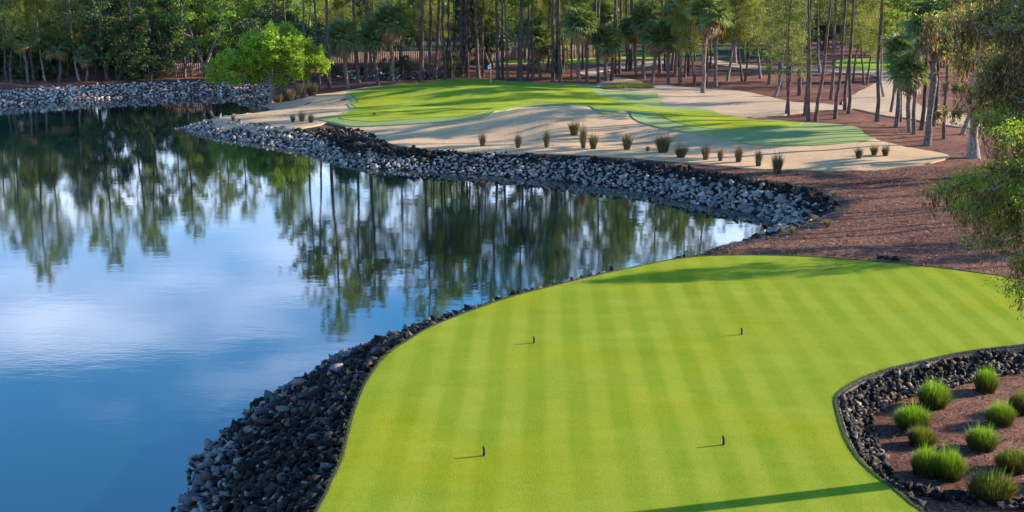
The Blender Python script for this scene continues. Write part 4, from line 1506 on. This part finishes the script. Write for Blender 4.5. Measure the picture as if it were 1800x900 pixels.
# pines right of the frame whose trunks throw the long shadow lines over the mulch
for (x, y) in [(40, 66), (44, 70), (50, 73), (47, 79), (60, 84), (38.5, 69), (42, 74.5), (36.5, 63.5), (54, 78)]:
    r = place(PINE[1 + 3 * rs.randint(2)], 'pine_tree', x, y, rs.uniform(.95, 1.05), rs.uniform(0, 6.3))
    pos_all.append((x, y)); BACK.append((r, 'P', 2100))

ORD = ['first', 'second', 'third', 'fourth', 'fifth', 'sixth', 'seventh', 'eighth', 'ninth', 'tenth', 'eleventh', 'twelfth', 'thirteenth', 'fourteenth', 'fifteenth', 'sixteenth', 'seventeenth', 'eighteenth', 'nineteenth', 'twentieth']
LOOK = {'P': 'bare trunked pine', 'M': 'thin feathery leaved tree', 'S': 'fan palm', 'O': 'spreading light green tree', 'D': 'dark bushy evergreen'}
from collections import defaultdict
zz = defaultdict(list)
for (r, k, u, v, sc) in FRONT:
    zz[(zone(u), 'S' if k == 'SF' else k)].append((u, r, v))
for (zn, k), L in zz.items():
    L.sort(key=lambda q: q[0])
    for i, (u, r, v) in enumerate(L):
        lab = ('only %s ' % LOOK[k] if len(L) == 1 else '%s %s from the left ' % (ORD[i], LOOK[k])) + zn
        words = lab.split()
        tag(r, ' '.join(words[:16]), {'P': 'pine', 'M': 'tree', 'S': 'palm', 'O': 'tree', 'D': 'tree'}[k], {'P': 'pines', 'M': 'slender trees', 'S': 'fan palms', 'O': 'leafy trees', 'D': 'dark evergreens'}[k] + ' at the front of the wood')
for (r, k, u) in BACK:
    where = 'left of the green' if u < 620 else ('behind the green' if u < 1240 else 'on the right')
    tag(r, {'P': 'slim pine', 'M': 'thin feathery leaved tree', 'S': 'fan palm', 'O': 'leafy green tree', 'D': 'dark evergreen'}[k] + ' deep in the wood ' + where,
        {'P': 'pine', 'M': 'tree', 'S': 'palm', 'O': 'tree', 'D': 'tree'}[k], {'P': 'pines', 'M': 'slender trees', 'S': 'fan palms', 'O': 'leafy trees', 'D': 'dark evergreens'}[k] + ' deep in the wood ' + where)

# dark understory shrubs
for i in range(46):
    u = rs.uniform(-60, 270) if i < 26 else rs.uniform(380, 1000)
    D = rs.uniform(147, 166) if u < 560 else rs.uniform(146, 160)
    x = (u - 900) / F * D
    if sdist(LAKE_S, np.array([x]), np.array([D]))[0] < 5.5: continue
    small = u > 560
    r = place(SHR[rs.randint(3)], 'shrub', x, D, rs.uniform(.8, 1.2) * (.42 if small else 1), rs.uniform(0, 6.3))
    wh = 'on the far bank left of the brown fence' if u < 270 else 'under the trees behind the green'
    tag(r, 'dense dark green shrub filling the undergrowth ' + wh, 'shrub', 'dark shrubs ' + wh)

# far wood closing the view
rs = np.random.RandomState(600)
mb = MB()
for layer in range(3):
    n = 1100
    for i in range(n):
        a = rs.uniform(-.62, .62)
        D = 232 + layer * 16 + rs.uniform(-6, 6)
        x = D * math.tan(a)
        top = 10.5 + 2.5 * sin(x * .11) + 2 * sin(x * .31 + 1) + layer * 1.0
        z = 0.5 + rs.rand() ** .9 * (top - .5)
        m = 36
        P = np.array([x, D, z]) + rnd_unit(m, rs) * (rs.rand(m, 1) ** .5) * np.array([2.6, 2.0, 1.5])
        cards(mb, P, rs.uniform(.7, 1.3, m), rs.uniform(.35, .6, m), rs, m=(0 if rs.rand() < .5 else 1))
for i in range(170):
    a = rs.uniform(-.62, .62); D = rs.uniform(228, 270); x = D * math.tan(a)
    mb.tube([(x, D, 0), (x + rs.normal(0, .3), D, 10 + rs.rand() * 4)], [.22, .12], 5, 2)
tag(link('distant_wood', mb.mesh('distant_wood', [M['oak_leaf'], M['cyp'], M['bark']])), 'dense green wood closing the view behind all the trees', 'wood', kind='stuff')

# ------------------------------------------------------------ bright green tree on the peninsula
rs = np.random.RandomState(700)
bx, by, bz = gp(478, 182)
r = empty('broadleaf_tree', (bx, by, bz))
tag(r, 'rounded bright green tree standing alone on the sandy tip of the peninsula', 'tree')
lob = [(482, 82, 36), (448, 96, 32), (515, 90, 36), (548, 105, 27), (412, 106, 25), (470, 112, 34), (525, 114, 24), (505, 62, 20), (470, 60, 20), (432, 118, 22), (388, 122, 22), (415, 132, 15), (452, 135, 14), (492, 138, 12), (563, 112, 16), (375, 135, 12), (535, 128, 12), (440, 76, 16)]
tr = MB(); cw = MB()
tp = lambda u, v, dy=0: np.array(atD(u, v, by + dy)) - np.array([bx, by, bz])
fork = tp(481, 148)
tr.tube([(0, 0, -.4), (0, 0, 0), tp(477, 170), fork], [.6, .42, .31, .27], 10)
for (u, v, rp) in lob:
    c0 = tp(u, v, rs.uniform(-1.5, 1.5)); rr = rp * by / F
    mid_ = (fork + c0) / 2 + rs.normal(0, .2, 3)
    tr.tube([fork, mid_, c0], [.15, .09, .03], 6)
    n = int(68 * rr * rr) + 20
    d = rnd_unit(n, rs)
    rad_ = (0.45 + .58 * rs.rand(n) ** .6)[:, None] * rr
    C = c0 + d * rad_ * np.array([1.0, 1.1, .92])
    gate = np.sin(C[:, 0] * 2.6) + np.sin(C[:, 1] * 2.3 + 1) + np.sin(C[:, 2] * 3.1 + .5)
    C = C[gate > -0.75]
    for c in C:
        m = 30
        q_ = c - c0; q_ /= np.linalg.norm(q_) + 1e-6
        P = c + rnd_unit(m, rs) * (rs.rand(m, 1) ** .5) * rs.uniform(.2, .42) + q_ * rs.normal(0, .22, (m, 1))
        cards(cw, P, rs.uniform(.14, .26, m), rs.uniform(.08, .14, m), rs)
M['tan_bark'] = bark_mat('tan_bark', (0.14, 0.10, 0.075), (0.36, 0.27, 0.20), 7, .4)
link('trunk', tr.mesh('trunk', M['tan_bark'], True), r)
link('crown', cw.mesh('crown', M['bright_leaf']), r)

# ------------------------------------------------------------ cypresses on the right
def cypress(seed, Ht, r0, limbs, leaf, strand, dens_, green=.5, mats=None):
    """limbs: list of (start height, end xyz, green share)"""
    rs = np.random.RandomState(seed)
    tr, g, ol, br = MB(), MB(), MB(), MB()
    zs = np.linspace(0, Ht, 12)
    b = rs.normal(0, .06, (12, 2)).cumsum(0); b[0] = 0
    pts = np.stack([b[:, 0], b[:, 1], zs], 1); pts[0, 2] = -.4
    rd = r0 * (1 - .8 * zs / Ht); rd[0] *= 1.9; rd[1] *= 1.15
    tr.tube(pts, rd, 12)
    for (z0, e, gs) in limbs:
        s0 = np.array([np.interp(z0, zs, pts[:, 0]), np.interp(z0, zs, pts[:, 1]), z0]); e = np.array(e, float)
        L = np.linalg.norm(e - s0)
        mid_ = (s0 + e) / 2 + np.array([0, 0, .10 * L]) + rs.normal(0, .06 * L, 3)
        tt = np.linspace(0, 1, 7)[:, None]
        path = s0 * (1 - tt) ** 2 + 2 * mid_ * tt * (1 - tt) + e * tt ** 2
        tr.tube(path, np.linspace(r0 * .26, .012, 7), 5)
        ntw = int(dens_ * L)
        for k in range(ntw):
            t = rs.uniform(.22, 1.0)
            p = (s0 * (1 - t) ** 2 + 2 * mid_ * t * (1 - t) + e * t * t)
            d = rnd_unit(1, rs)[0]; d[2] = d[2] * .45 + .02
            tl = rs.uniform(.35, 1.1) * (1.15 - .5 * t)
            q = p + d * tl
            tr.tube([p, (p + q) / 2 + [0, 0, .05], q], [.012, .009, .004], 3, m=1, cap=False)
            ns = rs.randint(4, 8)
            for s_ in range(ns):
                c = p + (q - p) * rs.uniform(.2, 1.05)
                rr_ = rs.rand()
                if rr_ < gs:                      # fresh upturned spray
                    m = 24
                    P = c + rs.normal(0, 1, (m, 3)) * np.array([.15, .15, .07]) * (leaf / .07) ** .4
                    cards(g, P, leaf * rs.uniform(.7, 1.5, m), leaf * .26, rs)
                elif rr_ < gs + (1 - gs) * .3:
                    m = 20
                    P = c + rs.normal(0, 1, (m, 3)) * np.array([.14, .14, .12]) * (leaf / .07) ** .4
                    cards(ol, P, leaf * rs.uniform(.7, 1.4, m), leaf * .24, rs, up=(0, 0, -1), bias=.4)
                else:                             # dangling brown strand
                    m = 21
                    ln = strand * rs.uniform(.4, 1.2)
                    h_ = rs.rand(m)
                    P = c + np.stack([rs.normal(0, .04 * (leaf / .075), m), rs.normal(0, .04 * (leaf / .075), m), -h_ * ln], 1)
                    cards(br, P, leaf * rs.uniform(1.0, 1.8, m), leaf * .3, rs, up=(0, 0, -1), bias=.65)
    return [tr.mesh('trunk', [M['grey_bark'], M['twig']], False), g.mesh('fresh_foliage', M['near_green']), ol.mesh('olive_foliage', M['olive']), br.mesh('hanging_foliage', M['moss'])]


CX, CY = 14.3, 28.0
cz = Hs(CX, CY)


def rel(u, v, D):
    p = atD(u, v, D)
    return (p[0] - CX, p[1] - CY, p[2] - cz)


limbs = []
rs = np.random.RandomState(810)
for (u, v, D, gs) in [(1652, 340, 28.5, .55), (1690, 372, 28, .45), (1715, 345, 29.5, .5), (1745, 335, 28, .5), (1735, 430, 28.5, .5), (1765, 395, 29, .45), (1790, 350, 27.5, .5),
                      (1738, 205, 29.5, .6), (1752, 250, 28, .5), (1785, 225, 29.5, .5), (1748, 295, 29.2, .5), (1795, 300, 28, .4), (1770, 465, 28.8, .35), (1792, 505, 28.4, .4),
                      (1805, 440, 28, .4), (1715, 170, 31, .12), (1670, 90, 32, .08), (1690, 60, 31.5, .06), (1735, 110, 30, .05), (1770, 150, 30, .08), (1715, 20, 31, .05),
                      (1765, 60, 30, .05), (1790, 100, 29, .06), (1640, 40, 33, .08), (1800, 20, 30, .05), (1745, -20, 31, .05), (1680, -30, 32, .05), (1790, 180, 29, .15), (1830, 380, 29, .3),
                      (1850, 250, 30, .2), (1850, 120, 30, .1), (1735, 160, 32.5, .12)]:
    e = rel(u, v, D - (2.6 if v > 190 else 2.0))
    z0 = max(1.2, min(13.8, e[2] - rs.uniform(-.6, .9)))
    limbs.append((z0, e, gs))
for k in range(16):
    u = rs.uniform(1640, 1830); v = rs.uniform(-60, 235)
    if u < 1700 and v > 100: u += 90
    e = rel(u, v, rs.uniform(26.5, 31))
    limbs.append((max(6, min(14.5, e[2] - rs.uniform(-.8, 1.0))), e, .06 if rs.rand() < .7 else .25))
for k in range(3):
    a = rs.uniform(-1.4, 1.4); z = rs.uniform(9, 15); L = rs.uniform(2, 4)
    limbs.append((z - .5, (L * cos(a), L * sin(a), z), .15))
ms = cypress(820, 16, .26, limbs, .085, .6, 10)
r = empty('cypress_tree', (CX, CY, cz))
tag(r, 'nearest cypress reaching in from the right edge with fresh green sprays and dangling brown foliage', 'tree', 'cypresses at the right edge')
for nme, me in zip(('trunk', 'fresh_foliage', 'olive_foliage', 'hanging_foliage'), ms):
    link(nme, me, r)


def gen_limbs(seed, Ht, n, rad, gs):
    rs = np.random.RandomState(seed)
    out = []
    for i in range(n):
        t = .18 + .82 * (i + rs.rand()) / n
        a = i * 2.4 + rs.normal(0, .3); L = rad * (1.1 - .75 * t) * rs.uniform(.7, 1.2)
        z = t * Ht
        out.append((z - .3, (L * cos(a), L * sin(a), z + rs.uniform(-.5, .5)), gs))
    return out


CY2 = [cypress(830 + k, 15, .28, gen_limbs(840 + k, 15, 50, 4.8, .10), .20, .9, 8) for k in range(2)]
CYS = cypress(850, 15, .28, gen_limbs(851, 15, 26, 3.6, .12), .18, .8, 3.2)
for i, (x, y, sc, lab) in enumerate([(gp(1712, 278)[0], gp(1712, 278)[1], .95, 'grey trunked cypress with flared foot on the mulch right of the bunker'),
                                     ]):
    r = empty('cypress_tree', (x, y, Hs(x, y)), i * 1.3, sc)
    for nme, me in zip(('trunk', 'fresh_foliage', 'olive_foliage', 'hanging_foliage'), CYS):
        link(nme, me, r)
    tag(r, lab, 'tree', 'cypresses at the right edge')
